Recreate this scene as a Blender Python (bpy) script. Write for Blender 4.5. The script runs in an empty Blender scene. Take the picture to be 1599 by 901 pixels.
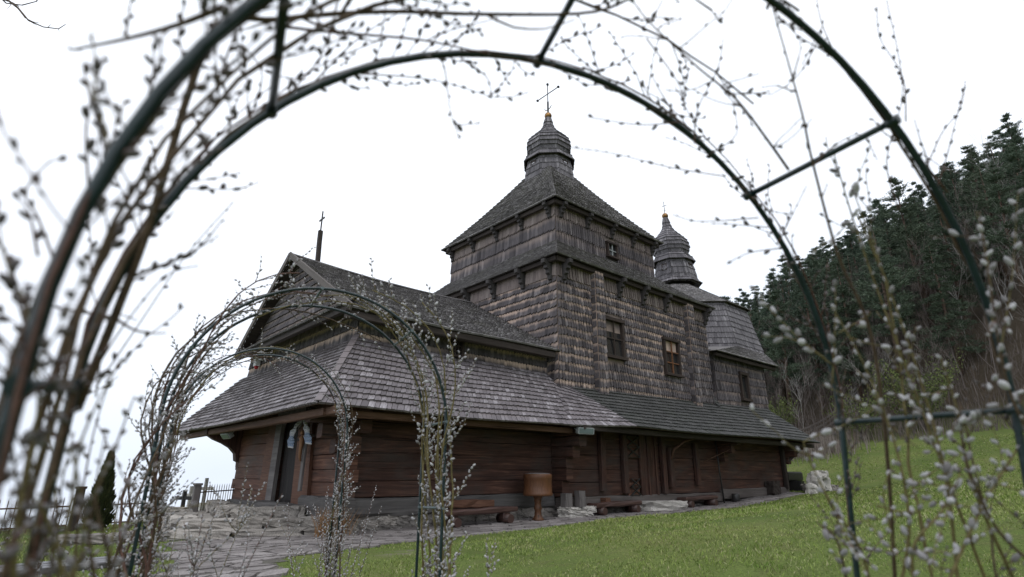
import bpy, math, random
import numpy as np
from mathutils import Vector, Matrix
random.seed(11); rng = np.random.default_rng(5)
PI = math.pi
scene = bpy.context.scene
COL = scene.collection

# ------------------------------------------------------------------ camera (at the origin, eye height about 1.2 m above the path)
FPX, CX, CY = 880.3, 800.0, 450.5
YAW, PITCH, ROLL = .847, .319, .0042
def cam_axes():
    f = Vector((math.cos(YAW)*math.cos(PITCH), math.sin(YAW)*math.cos(PITCH), math.sin(PITCH)))
    r = Vector((math.sin(YAW), -math.cos(YAW), 0)); u = r.cross(f)
    c, s = math.cos(ROLL), math.sin(ROLL)
    return c*r+s*u, -s*r+c*u, f
CR, CU, CF = cam_axes()
def at(x, y, depth):
    return (CR*((x-CX)/FPX) + CU*(-(y-CY)/FPX) + CF)*depth
cam = bpy.data.cameras.new('camera'); camo = bpy.data.objects.new('camera', cam); COL.objects.link(camo)
m = Matrix((CR, CU, -CF)).transposed().to_4x4(); camo.matrix_world = m
cam.sensor_width = 36; cam.lens = FPX/1599*36; cam.clip_start = .02; cam.clip_end = 3000
cam.dof.use_dof = True; cam.dof.focus_distance = 15; cam.dof.aperture_fstop = 3.2
scene.camera = camo

# ------------------------------------------------------------------ node material helpers
class NT:
    def __init__(s, name):
        s.m = bpy.data.materials.new(name); s.m.use_nodes = True
        s.t = s.m.node_tree; s.n = s.t.nodes; s.l = s.t.links
        s.b = s.n['Principled BSDF']
    def node(s, typ, ins=None, **kw):
        n = s.n.new(typ)
        for k, v in kw.items(): setattr(n, k, v)
        for k, v in (ins or {}).items():
            if isinstance(v, bpy.types.NodeSocket): s.l.new(v, n.inputs[k])
            else: n.inputs[k].default_value = v
        return n
    def ramp(s, fac, stops, interp='LINEAR'):
        n = s.n.new('ShaderNodeValToRGB'); n.color_ramp.interpolation = interp
        e = n.color_ramp.elements
        while len(e) < len(stops): e.new(.5)
        for i, (p, c) in enumerate(stops):
            e[i].position = p; e[i].color = (c[0], c[1], c[2], 1) if not isinstance(c, (int, float)) else (c, c, c, 1)
        s.l.new(fac, n.inputs[0]); return n.outputs[0]
    def mix(s, fac, a, b, mode='MIX'):
        n = s.n.new('ShaderNodeMix'); n.data_type = 'RGBA'; n.blend_type = mode
        for k, v in ((0, fac), (6, a), (7, b)):
            if isinstance(v, bpy.types.NodeSocket): s.l.new(v, n.inputs[k])
            else: n.inputs[k].default_value = v if k == 0 else (v[0], v[1], v[2], 1)
        return n.outputs[2]
    def math(s, op, a, b=None):
        n = s.n.new('ShaderNodeMath'); n.operation = op
        for i, v in enumerate((a, b)):
            if v is None: continue
            if isinstance(v, bpy.types.NodeSocket): s.l.new(v, n.inputs[i])
            else: n.inputs[i].default_value = v
        return n.outputs[0]
    def noise(s, vec, scale=5, detail=4, rough=.55, dist=0):
        n = s.node('ShaderNodeTexNoise', {'Scale': scale, 'Detail': detail, 'Roughness': rough, 'Distortion': dist})
        if vec is not None: s.l.new(vec, n.inputs['Vector'])
        return n.outputs['Fac']
    def mapping(s, vec, scale=(1, 1, 1), loc=(0, 0, 0)):
        n = s.node('ShaderNodeMapping', {'Scale': scale, 'Location': loc}); s.l.new(vec, n.inputs['Vector']); return n.outputs[0]
    def uv(s): return s.node('ShaderNodeUVMap', uv_map='UVMap').outputs[0]
    def obj(s): return s.node('ShaderNodeTexCoord').outputs['Object']
    def pos(s): return s.node('ShaderNodeNewGeometry').outputs['Position']
    def island(s): return s.node('ShaderNodeNewGeometry').outputs['Random Per Island']
    def bump(s, h, strength=.4, dist=.01):
        n = s.node('ShaderNodeBump', {'Strength': strength, 'Distance': dist, 'Height': h}); s.l.new(n.outputs[0], s.b.inputs['Normal'])
    def out(s, color, rough=.85, spec=.25, metallic=0):
        for k, v in (('Base Color', color), ('Roughness', rough), ('Metallic', metallic)):
            if isinstance(v, bpy.types.NodeSocket): s.l.new(v, s.b.inputs[k])
            else: s.b.inputs[k].default_value = (v[0], v[1], v[2], 1) if k == 'Base Color' else v
        s.b.inputs['Specular IOR Level'].default_value = spec
        return s.m

def shingle_mat(name, dark, mid, light, fresh=None, fresh_amt=0., moss=None, rough=.8, spec=.3):
    t = NT(name); uv = t.uv(); r = t.island()
    grain = t.noise(t.mapping(uv, (34, 1.3, 1)), 1, 5, .65)
    big = t.noise(t.mapping(t.pos(), (.55, .55, .55)), 1, 3, .6)
    md = tuple((a_+b_)/2 for a_, b_ in zip(dark, mid)); ml_ = tuple((a_*1.4+b_*.6)/2 for a_, b_ in zip(mid, light))
    base = t.ramp(r, [(0, dark), (.12, md), (.3, mid), (.62, mid), (.8, ml_), (1, light)])
    base = t.mix(t.ramp(grain, [(.38, 0), (.66, .85)]), base, dark)
    base = t.mix(t.ramp(big, [(.42, 0), (.68, .55)]), base, tuple(c*.55 for c in mid))
    sep = t.node('ShaderNodeSeparateXYZ', {0: uv}).outputs
    if fresh:
        v = t.math('ADD', sep[1], t.math('MULTIPLY', t.math('SUBTRACT', grain, .5), .5))
        v = t.math('ADD', v, t.math('MULTIPLY', t.math('SUBTRACT', r, .5), .22))
        k = t.math('MULTIPLY', t.ramp(v, [(.54, 0), (.86, 1)]), fresh_amt)
        k = t.math('MULTIPLY', k, t.ramp(t.noise(t.mapping(t.pos(), (.42, .42, .42), (2.3, 0, .4)), 1, 3, .6), [(.34, .15), (.56, 1.)]))
        base = t.mix(k, base, fresh)
    if moss:
        mo = t.noise(t.mapping(t.pos(), (1.6, 1.6, 1.6)), 1, 5, .7)
        base = t.mix(t.ramp(mo, [(.5, 0), (.7, .75)]), base, moss)
    t.bump(grain, .5, .006)
    return t.out(base, rough, spec)

def wood_mat(name, a, b, c, scale=(.8, 13, 1), rough=.75, spec=.3, patch=None, patch_amt=.6, bump=.6):
    t = NT(name); uv = t.uv(); r = t.island()
    off = t.node('ShaderNodeCombineXYZ', {0: t.math('MULTIPLY', r, 37.), 1: t.math('MULTIPLY', r, 11.)}).outputs[0]
    v = t.node('ShaderNodeVectorMath', {0: uv, 1: off}, operation='ADD').outputs[0]
    g = t.noise(t.mapping(v, scale), 1, 6, .65, .6)
    big = t.noise(t.mapping(v, (.5, 2.5, 1)), 1, 3, .6)
    base = t.ramp(g, [(.3, a), (.52, b), (.72, c)])
    base = t.mix(t.ramp(big, [(.35, .0), (.7, .7)]), base, a)
    base = t.mix(t.math('MULTIPLY', r, .45), base, b)
    if patch:
        pn = t.noise(t.mapping(t.pos(), (.9, .9, 1.6)), 1, 4, .65)
        base = t.mix(t.math('MULTIPLY', t.ramp(pn, [(.45, 0), (.65, 1)]), patch_amt), base, patch)
    crack = t.noise(t.mapping(v, (.45, 24, 1)), 1, 3, .7, .3)
    ck = t.ramp(crack, [(.28, 0), (.4, 1)])
    base = t.mix(ck, tuple(x*.35 for x in a), base)
    t.bump(t.math('ADD', g, t.math('MULTIPLY', ck, .6)), bump, .01)
    return t.out(base, rough, spec)

def plain_mat(name, a, b, scale=8, rough=.7, spec=.3, metallic=0, bump=.2):
    t = NT(name); n = t.noise(t.pos(), scale, 5, .6)
    c = t.ramp(n, [(.3, a), (.7, b)]); t.bump(n, bump, .01)
    return t.out(c, rough, spec, metallic)

def stone_mat(name, a, b, c, scale=6):
    t = NT(name); r = t.island(); p = t.pos()
    n1 = t.noise(p, scale, 6, .65); n2 = t.noise(p, scale*9, 4, .7)
    base = t.ramp(n1, [(.3, a), (.5, b), (.72, c)])
    base = t.mix(.55, base, t.ramp(r, [(0, a), (.5, b), (1, c)]))
    base = t.mix(t.ramp(n2, [(.35, .5), (.6, 0)]), base, tuple(x*.5 for x in a))
    t.bump(t.math('ADD', n1, t.math('MULTIPLY', n2, .35)), .7, .03)
    return t.out(base, .9, .2)

def leaf_mat(name, cols, rough=.7, trans=0, noise_scale=.35):
    t = NT(name); r = t.island()
    base = t.ramp(r, [(i/(len(cols)-1), c) for i, c in enumerate(cols)])
    n = t.noise(t.pos(), noise_scale, 2, .5)
    base = t.mix(t.ramp(n, [(.35, .55), (.65, 0)]), base, cols[0])
    if 'needles' in name: base = t.mix(t.math('MULTIPLY', t.node('ShaderNodeObjectInfo').outputs['Random'], .5), base, (.085,.1,.06))
    return t.out(base, rough, .15)

M = {}
M['shw'] = shingle_mat('weathered wall shingle', (.04,.035,.038), (.135,.119,.124), (.29,.262,.266), fresh=(.58,.435,.355), fresh_amt=1.0)
M['shw_gray'] = shingle_mat('grey wall shingle', (.04,.035,.038), (.14,.124,.131), (.29,.262,.268), fresh=(.40,.31,.265), fresh_amt=.5)
M['shw_pale'] = shingle_mat('sheltered wall shingle', (.12,.096,.092), (.27,.22,.203), (.42,.36,.335), fresh=(.45,.35,.30), fresh_amt=.6)
M['sh_pent'] = shingle_mat('silver pent roof shingle', (.11,.096,.102), (.22,.196,.208), (.46,.43,.455), fresh=(.26,.21,.19), fresh_amt=.25, rough=.6, spec=.4)
M['sh_dark'] = shingle_mat('tarred pent roof shingle', (.042,.042,.041), (.076,.076,.073), (.125,.122,.118), moss=(.058,.063,.053), rough=.72)
M['sh_roof'] = shingle_mat('old roof shingle', (.095,.089,.09), (.24,.225,.226), (.46,.44,.44), moss=(.15,.143,.125))
M['sh_dome'] = shingle_mat('dome shingle', (.08,.075,.082), (.2,.187,.2), (.38,.36,.375))
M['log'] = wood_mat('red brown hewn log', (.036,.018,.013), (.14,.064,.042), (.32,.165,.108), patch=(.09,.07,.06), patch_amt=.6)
M['log_dark'] = wood_mat('dark hewn log', (.02,.011,.009), (.085,.041,.03), (.215,.115,.08), patch=(.062,.05,.045), patch_amt=.65)  # darker brown than the red brown logs
M['sill'] = wood_mat('grey sill log', (.05,.047,.046), (.115,.107,.103), (.19,.178,.17), scale=(.8, 12, 1))
M['beam'] = wood_mat('dark beam', (.02,.015,.013), (.05,.039,.034), (.09,.07,.06))
M['beam_red'] = wood_mat('brown beam', (.06,.03,.02), (.15,.082,.055), (.25,.145,.1))
M['board'] = wood_mat('soffit board', (.04,.026,.02), (.10,.066,.05), (.16,.11,.085))
M['door_board'] = wood_mat('portal plank', (.05,.024,.016), (.15,.072,.045), (.25,.135,.085), scale=(1.5, 40, 1))
M['door_dark'] = wood_mat('dark door', (.008,.007,.007), (.022,.018,.017), (.04,.033,.03))
M['post_grey'] = wood_mat('grey post', (.07,.062,.06), (.16,.145,.14), (.25,.23,.22))
M['bracket'] = wood_mat('dark carved bracket', (.022,.02,.02), (.065,.058,.057), (.12,.11,.108))
M['tub'] = wood_mat('varnished tub', (.06,.026,.012), (.14,.06,.027), (.21,.095,.045), scale=(1.4, 30, 1), rough=.45, spec=.4)
M['tub_light'] = wood_mat('carved limewood', (.14,.07,.035), (.3,.16,.085), (.4,.23,.13))
M['bench'] = wood_mat('bench plank', (.03,.016,.013), (.085,.045,.037), (.15,.085,.07), rough=.5, spec=.5)
M['bench_grey'] = wood_mat('grey bench', (.03,.028,.03), (.09,.085,.09), (.17,.16,.165), rough=.45, spec=.5)
M['frame'] = wood_mat('window frame', (.02,.014,.012), (.05,.036,.03), (.09,.065,.055))
M['frame_orange'] = wood_mat('varnished mullion', (.1,.042,.02), (.19,.085,.04), (.26,.12,.06))
M['stone'] = stone_mat('grey fieldstone', (.15,.14,.13), (.29,.265,.24), (.44,.40,.36))
M['step_stone'] = stone_mat('pale step stone', (.16,.15,.135), (.36,.33,.30), (.56,.52,.47), 5)
M['flag'] = stone_mat('flagstone', (.12,.108,.104), (.245,.222,.215), (.37,.34,.33), 3)
M['white_stone'] = stone_mat('whitish limestone', (.36,.34,.31), (.55,.52,.48), (.72,.69,.65), 5)
M['mortar'] = plain_mat('gravel joint', (.06,.055,.045), (.13,.12,.10), 30)
M['iron'] = plain_mat('dark iron', (.012,.012,.013), (.04,.036,.034), 20, .5, .5)
M['rust'] = plain_mat('rusty iron', (.05,.03,.02), (.14,.075,.045), 20, .7, .3)
M['copper'] = plain_mat('gilded ball', (.12,.055,.02), (.36,.2,.07), 6, .35, .5, .7)
M['whitewash'] = plain_mat('white paint', (.62,.62,.62), (.78,.78,.78), 12, .5)
M['greymetal'] = plain_mat('grey lamp casing', (.22,.24,.24), (.33,.35,.35), 12, .45, .5)
M['red'] = plain_mat('red lens', (.35,.01,.015), (.5,.02,.02), 12, .25, .5)
M['glass_lamp'] = plain_mat('lamp glass', (.10,.13,.13), (.14,.18,.18), 3, .12, .5)
M['green'] = plain_mat('dark green paint', (.004,.014,.016), (.008,.026,.028), 30, .3, .5)
M['steel'] = plain_mat('grey coated tube', (.07,.10,.105), (.13,.165,.17), 30, .35, .5)
M['clip'] = plain_mat('green plastic clip', (.02,.2,.12), (.03,.28,.17), 30, .4, .5)
M['bark'] = plain_mat('willow bark', (.045,.03,.018), (.12,.082,.05), 60, .75, .3)
M['bark_olive'] = plain_mat('olive willow bark', (.085,.07,.025), (.19,.155,.065), 60, .7, .3)
M['bark_red'] = plain_mat('reddish twig bark', (.05,.025,.018), (.13,.065,.045), 60, .6, .35)
M['twig'] = plain_mat('grey twig', (.06,.048,.042), (.2,.165,.15), 1.2)
M['birch'] = plain_mat('birch bark', (.14,.125,.115), (.38,.36,.34), 6)
M['pine_bark'] = plain_mat('pine bark', (.04,.028,.02), (.13,.085,.06), 6)
M['needle'] = leaf_mat('pine needles', [(.05,.074,.055), (.085,.122,.085), (.12,.165,.11), (.17,.21,.145)], noise_scale=.25)
M['needle_b'] = leaf_mat('spruce needles', [(.038,.06,.045), (.068,.102,.072), (.1,.14,.098)], noise_scale=.25)
M['thuja'] = leaf_mat('thuja leaves', [(.02,.028,.012), (.045,.055,.02), (.07,.075,.03)], noise_scale=2)
M['bush'] = leaf_mat('spring leaves', [(.075,.09,.038), (.125,.155,.052), (.19,.225,.075)], noise_scale=.6)
M['reed'] = leaf_mat('dry reed', [(.13,.105,.09), (.24,.2,.175), (.36,.32,.29)], noise_scale=.6)
M['dry'] = leaf_mat('dry orange grass', [(.2,.11,.05), (.36,.2,.09)], noise_scale=2)
M['fence_wood'] = wood_mat('grey rail', (.07,.06,.055), (.14,.12,.11), (.2,.18,.17))

def catkin_mat():
    t = NT('silver catkin'); r = t.island(); p = t.pos()
    n = t.noise(p, 900, 2, .6)
    base = t.ramp(r, [(0, (.19,.18,.185)), (.45, (.35,.345,.36)), (1, (.58,.575,.59))])
    base = t.mix(t.ramp(n, [(.4, .45), (.6, 0)]), base, (.28,.26,.25))
    t.b.inputs['Sheen Weight'].default_value = .15
    return t.out(base, .95, .1)
M['catkin'] = catkin_mat()
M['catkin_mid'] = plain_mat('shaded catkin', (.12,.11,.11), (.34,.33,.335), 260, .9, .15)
M['catkin_dark'] = plain_mat('backlit bud catkin', (.06,.05,.048), (.2,.185,.185), 260, .85, .2)  # dark bud scales, with the backlit look against the sky put into the colour
M['bud'] = plain_mat('bud scale', (.045,.022,.014), (.11,.055,.035), 200, .5, .4)

def glass_mat():
    t = NT('window glass'); p = t.pos(); n = t.noise(p, 2.2, 3, .6)
    t.bump(n, .25, .03); t.b.inputs['IOR'].default_value = 2.3
    return t.out((.018,.02,.022), .06, .9)
M['glass'] = glass_mat()

def towel_mat():
    t = NT('embroidered linen'); uv = t.uv(); sep = t.node('ShaderNodeSeparateXYZ', {0: uv}).outputs
    wv = t.node('ShaderNodeTexChecker', {'Vector': t.mapping(uv, (1, 1, 1)), 'Scale': 26.}).outputs['Fac']
    band = t.ramp(sep[1], [(0, 0), (.04, 1), (.30, 1), (.34, 0)], 'CONSTANT')
    blue = t.mix(wv, (.06,.12,.24), (.42,.47,.55))
    c = t.mix(band, (.55,.56,.6), blue)
    return t.out(c, .9, .1)
M['towel'] = towel_mat()

def grass_mat(name, cols, **k):
    t = NT(name); r = t.island(); p = t.pos(); base = t.ramp(r, [(i/(len(cols)-1), c) for i, c in enumerate(cols)])
    n1 = t.noise(p, .55, 3, .6); n2 = t.noise(t.mapping(p, (2.1, 2.1, 2.1), (4, 1, 0)), 1, 4, .65)
    base = t.mix(t.ramp(n1, [(.46, 0), (.7, .6)]), base, (.25,.25,.095)); base = t.mix(t.ramp(n2, [(.36, .6), (.5, 0)]), base, (.085,.155,.022)); base = t.mix(t.ramp(n2, [(.6, 0), (.75, .6)]), base, (.36,.31,.17))
    return t.out(base, .7, .15)
def ground_mat():
    t = NT('meadow soil'); p = t.pos()
    n1 = t.noise(p, .35, 4, .6); n2 = t.noise(p, 3.5, 5, .65); n3 = t.noise(p, 40, 3, .6)
    base = t.ramp(n1, [(.3, (.085,.125,.03)), (.55, (.13,.17,.045)), (.75, (.18,.19,.065))])
    base = t.mix(t.ramp(n2, [(.45, 0), (.75, .55)]), base, (.145,.125,.062))
    base = t.mix(t.ramp(n3, [(.35, .5), (.6, 0)]), base, (.03,.045,.014))
    bare = t.noise(t.mapping(p, (.28, .28, .28), (3.1, .7, 0)), 1, 5, .7)
    base = t.mix(t.ramp(bare, [(.66, 0), (.72, .8)]), base, (.19,.165,.135))
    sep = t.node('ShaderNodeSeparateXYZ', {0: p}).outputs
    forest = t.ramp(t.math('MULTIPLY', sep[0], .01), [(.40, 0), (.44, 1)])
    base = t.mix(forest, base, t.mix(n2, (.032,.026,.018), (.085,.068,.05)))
    t.bump(t.math('ADD', n2, n3), .6, .05)
    return t.out(base, .95, .1)
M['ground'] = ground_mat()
M['grass'] = grass_mat('grass blade', [(.1,.16,.03), (.175,.25,.048), (.22,.29,.066), (.26,.305,.105), (.38,.345,.21)], noise_scale=.9)

# ------------------------------------------------------------------ mesh builder
def V(*a): return Vector(a)
class MB:
    def __init__(s): s.v = []; s.f = []; s.uv = []; s.mi = []; s.sm = []
    def face(s, pts, uv=None, mi=0, sm=False):
        i = len(s.v); s.v.extend([tuple(p) for p in pts]); s.f.append(tuple(range(i, i+len(pts))))
        s.uv.extend(uv if uv else [(0, 0)]*len(pts)); s.mi.append(mi); s.sm.append(sm)
    def addf(s, idx, uv=None, mi=0, sm=False):
        s.f.append(tuple(idx)); s.uv.extend(uv if uv else [(0, 0)]*len(idx)); s.mi.append(mi); s.sm.append(sm)
    def beam(s, p, q, w, h, up=(0, 0, 1), mi=0, wob=0, seg=1, ch=.12, taper=1.0):
        """A hewn beam from p to q with chamfered edges; u runs along it."""
        p, q = Vector(p), Vector(q); d = (q-p); L = d.length; d.normalize()
        up = Vector(up); side = d.cross(up)
        if side.length < 1e-4: side = d.cross(V(1, 0, 0))
        side.normalize(); up = side.cross(d)
        c = ch*min(w, h)
        prof = [(-w/2+c, -h/2), (w/2-c, -h/2), (w/2, -h/2+c), (w/2, h/2-c), (w/2-c, h/2), (-w/2+c, h/2), (-w/2, h/2-c), (-w/2, -h/2+c)]
        n = len(prof); per = [0]
        for k in range(n):
            a, b = prof[k], prof[(k+1) % n]; per.append(per[-1]+math.hypot(b[0]-a[0], b[1]-a[1]))
        i0 = len(s.v); vo = random.random()*5
        for j in range(seg+1):
            t = j/seg; k = 1+(taper-1)*t
            for (a, b) in prof:
                wa, wb = (random.uniform(-wob, wob), random.uniform(-wob, wob)) if wob else (0, 0)
                s.v.append(tuple(p+d*(L*t)+side*(a*k+wa)+up*(b*k+wb)))
        for j in range(seg):
            for k in range(n):
                a = i0+j*n+k; b = i0+j*n+(k+1) % n
                s.addf((a, b, b+n, a+n), [(L*j/seg, per[k]+vo), (L*j/seg, per[k+1]+vo), (L*(j+1)/seg, per[k+1]+vo), (L*(j+1)/seg, per[k]+vo)], mi)
        s.addf([i0+k for k in range(n)][::-1], [(prof[k][0]*.3, prof[k][1]+vo) for k in range(n)][::-1], mi)
        e = i0+seg*n; s.addf([e+k for k in range(n)], [(prof[k][0]*.3, prof[k][1]+vo) for k in range(n)], mi)
    def box(s, lo, hi, mi=0, ch=.04):
        lo, hi = Vector(lo), Vector(hi); c = (lo+hi)/2; d = hi-lo
        ax = max(range(3), key=lambda k: d[k]); e = V(0, 0, 0); e[ax] = d[ax]/2
        if ax == 2: s.beam(c-e, c+e, d[1], d[0], (1, 0, 0), mi, ch=ch)
        elif ax == 0: s.beam(c-e, c+e, d[1], d[2], (0, 0, 1), mi, ch=ch)
        else: s.beam(c-e, c+e, d[0], d[2], (0, 0, 1), mi, ch=ch)
    def tube(s, pts, rad, n=6, mi=0, cap=True):
        pts = [Vector(p) for p in pts]; N = len(pts)
        if not hasattr(rad, '__len__'): rad = [rad]*N
        i0 = len(s.v); ref = V(.31, .17, .93); L = 0
        for j, p in enumerate(pts):
            t = (pts[min(j+1, N-1)]-pts[max(j-1, 0)])
            if t.length < 1e-9: t = V(0, 0, 1)
            t.normalize(); a = t.cross(ref)
            if a.length < .05: a = t.cross(V(1, 0, 0))
            a.normalize(); b = t.cross(a)
            for k in range(n):
                an = 2*PI*k/n; s.v.append(tuple(p+(a*math.cos(an)+b*math.sin(an))*rad[j]))
        for j in range(N-1):
            l = (pts[j+1]-pts[j]).length
            for k in range(n):
                a = i0+j*n+k; b = i0+j*n+(k+1) % n
                s.addf((a, b, b+n, a+n), [(L, k/n), (L, (k+1)/n), (L+l, (k+1)/n), (L+l, k/n)], mi, True)
            L += l
        if cap:
            s.addf([i0+k for k in range(n)][::-1], None, mi); s.addf([i0+(N-1)*n+k for k in range(n)], None, mi)
    def prism(s, poly, d, mi=0):
        """Extrude the 3D polygon poly along the vector d."""
        poly = [Vector(p) for p in poly]; d = Vector(d); n = len(poly)
        o = poly[0]; a = (poly[1]-o).normalized(); nn = d.normalized(); b = nn.cross(a)
        uv = [((p-o).dot(a), (p-o).dot(b)) for p in poly]
        i0 = len(s.v); s.v.extend(tuple(p) for p in poly); s.v.extend(tuple(p+d) for p in poly)
        s.addf(list(range(i0, i0+n))[::-1], uv[::-1], mi); s.addf(list(range(i0+n, i0+2*n)), uv, mi)
        for k in range(n):
            l = (k+1) % n; w = (poly[l]-poly[k]).length
            s.addf((i0+k, i0+l, i0+n+l, i0+n+k), [(0, 0), (w, 0), (w, d.length), (0, d.length)], mi)
    def lathe(s, prof, center, n=16, mi=0, rot=0, sm=True, lean=(0, 0)):
        c = Vector(center); i0 = len(s.v)
        for (r, z) in prof:
            for k in range(n):
                a = 2*PI*(k+rot)/n; s.v.append((c.x+r*math.cos(a)+lean[0]*z, c.y+r*math.sin(a)+lean[1]*z, c.z+z))
        for j in range(len(prof)-1):
            for k in range(n):
                a = i0+j*n+k; b = i0+j*n+(k+1) % n; r = prof[j][0]
                s.addf((a, b, b+n, a+n), [(prof[j][1], k*r*6.28/n), (prof[j][1], (k+1)*r*6.28/n), (prof[j+1][1], (k+1)*r*6.28/n), (prof[j+1][1], k*r*6.28/n)], mi, sm)
        s.addf([i0+k for k in range(n)][::-1], None, mi); e = i0+(len(prof)-1)*n; s.addf([e+k for k in range(n)], None, mi)
    def rock(s, c, size, mi=0, rot=None, rough=.16, flat=.55):
        """An irregular block: a cube sphere pushed towards a box, then dented."""
        c = Vector(c); n = 6; rz = random.uniform(0, 6.28) if rot is None else rot; ca, sa = math.cos(rz), math.sin(rz)
        ph = [random.uniform(0, 6.28) for _ in range(9)]; idx = {}; i0 = len(s.v)
        def vert(x, y, z):
            key = (x, y, z)
            if key in idx: return idx[key]
            p = V(x/n*2-1, y/n*2-1, z/n*2-1); q = p.normalized(); p = p*flat+q*(1-flat)*1.15
            k = 1+rough*(math.sin(3.1*p.x+ph[0]+2*p.y)+math.sin(3.7*p.y+ph[1]+1.7*p.z)+math.sin(4.3*p.z+ph[2]+2.3*p.x))/2+random.uniform(-.04, .04)
            p = V(p.x*size[0]/2*k, p.y*size[1]/2*k, p.z*size[2]/2*k)
            p += V(random.gauss(0, .012), random.gauss(0, .012), random.gauss(0, .007))
            s.v.append((c.x+p.x*ca-p.y*sa, c.y+p.x*sa+p.y*ca, c.z+p.z)); idx[key] = len(s.v)-1; return idx[key]
        R = range(n)
        for a in R:
            for b in R:
                for w, fl in ((0, 1), (n, 0)):
                    for q in ([(a, b, w), (a+1, b, w), (a+1, b+1, w), (a, b+1, w)], [(w, a, b), (w, a+1, b), (w, a+1, b+1), (w, a, b+1)], [(b, w, a), (b, w, a+1), (b+1, w, a+1), (b+1, w, a)]):
                        f = [vert(*t) for t in q]; s.addf(f[::-1] if fl else f, None, mi, False)
    def build(s, name, mat, parent=None, label=None):
        me = bpy.data.meshes.new(name); me.from_pydata(s.v, [], s.f)
        u = me.uv_layers.new(name='UVMap'); u.data.foreach_set('uv', np.array(s.uv, np.float32).ravel())
        for mm in (mat if isinstance(mat, (list, tuple)) else [mat]): me.materials.append(mm)
        me.polygons.foreach_set('material_index', s.mi); me.polygons.foreach_set('use_smooth', s.sm)
        me.update()
        o = bpy.data.objects.new(name, me); COL.objects.link(o)
        if parent: o.parent = parent; o.matrix_parent_inverse = Matrix.Translation(parent.location).inverted() if parent.type == 'EMPTY' else Matrix()
        if label: o['label'] = label
        return o
def empty(name, loc=(0, 0, 0)):
    o = bpy.data.objects.new(name, None); o.location = loc; o.empty_display_size = .2; COL.objects.link(o); return o
def tag(o, label=None, cat=None, group=None, kind=None):
    if label: o['label'] = label
    if cat: o['category'] = cat
    if group: o['group'] = group
    if kind: o['kind'] = kind
    return o
def batch(name, tv, tf, mats, T, parent=None, sm=True, mi=None):
    """Many copies of one small template (tv, tf) merged into one mesh. T: (k,3,4) transforms."""
    tv = np.asarray(tv, np.float32); k = len(T); nv = len(tv)
    vs = np.einsum('kij,vj->kvi', T[:, :, :3], tv)+T[:, None, :, 3]
    me = bpy.data.meshes.new(name); me.vertices.add(k*nv); me.vertices.foreach_set('co', vs.astype(np.float32).ravel())
    lens = np.array([len(f) for f in tf]); flat = np.concatenate([np.array(f) for f in tf])
    loops = (flat[None, :]+(np.arange(k)*nv)[:, None]).ravel()
    me.loops.add(len(loops)); me.loops.foreach_set('vertex_index', loops.astype(np.int32))
    al = np.tile(lens, k); me.polygons.add(len(al))
    me.polygons.foreach_set('loop_start', (np.cumsum(al)-al).astype(np.int32)); me.polygons.foreach_set('loop_total', al.astype(np.int32))
    for mm in mats: me.materials.append(mm)
    if mi is not None: me.polygons.foreach_set('material_index', np.tile(np.array(mi), k).astype(np.int32))
    me.update(calc_edges=True); me.polygons.foreach_set('use_smooth', np.full(len(al), sm))
    o = bpy.data.objects.new(name, me); COL.objects.link(o)
    if parent: o.parent = parent; o.matrix_parent_inverse = Matrix.Translation(parent.location).inverted() if parent.type == 'EMPTY' else Matrix()
    return o
def frames(P, D, S, roll=None):
    """Transforms placing template +Z along D at P, scaled S (k,3)."""
    P, D = np.asarray(P, float), np.asarray(D, float); D = D/np.linalg.norm(D, axis=1)[:, None]
    ref = np.where(np.abs(D[:, 2:3]) < .9, [[0, 0, 1.]], [[1., 0, 0]])
    A = np.cross(ref, D); A /= np.linalg.norm(A, axis=1)[:, None]; B = np.cross(D, A)
    r = rng.uniform(0, 2*PI, len(P)) if roll is None else roll
    c, s = np.cos(r)[:, None], np.sin(r)[:, None]; A2 = A*c+B*s; B2 = -A*s+B*c
    return np.stack([A2*S[:, :1], B2*S[:, 1:2], D*S[:, 2:3], P], 2)

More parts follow.
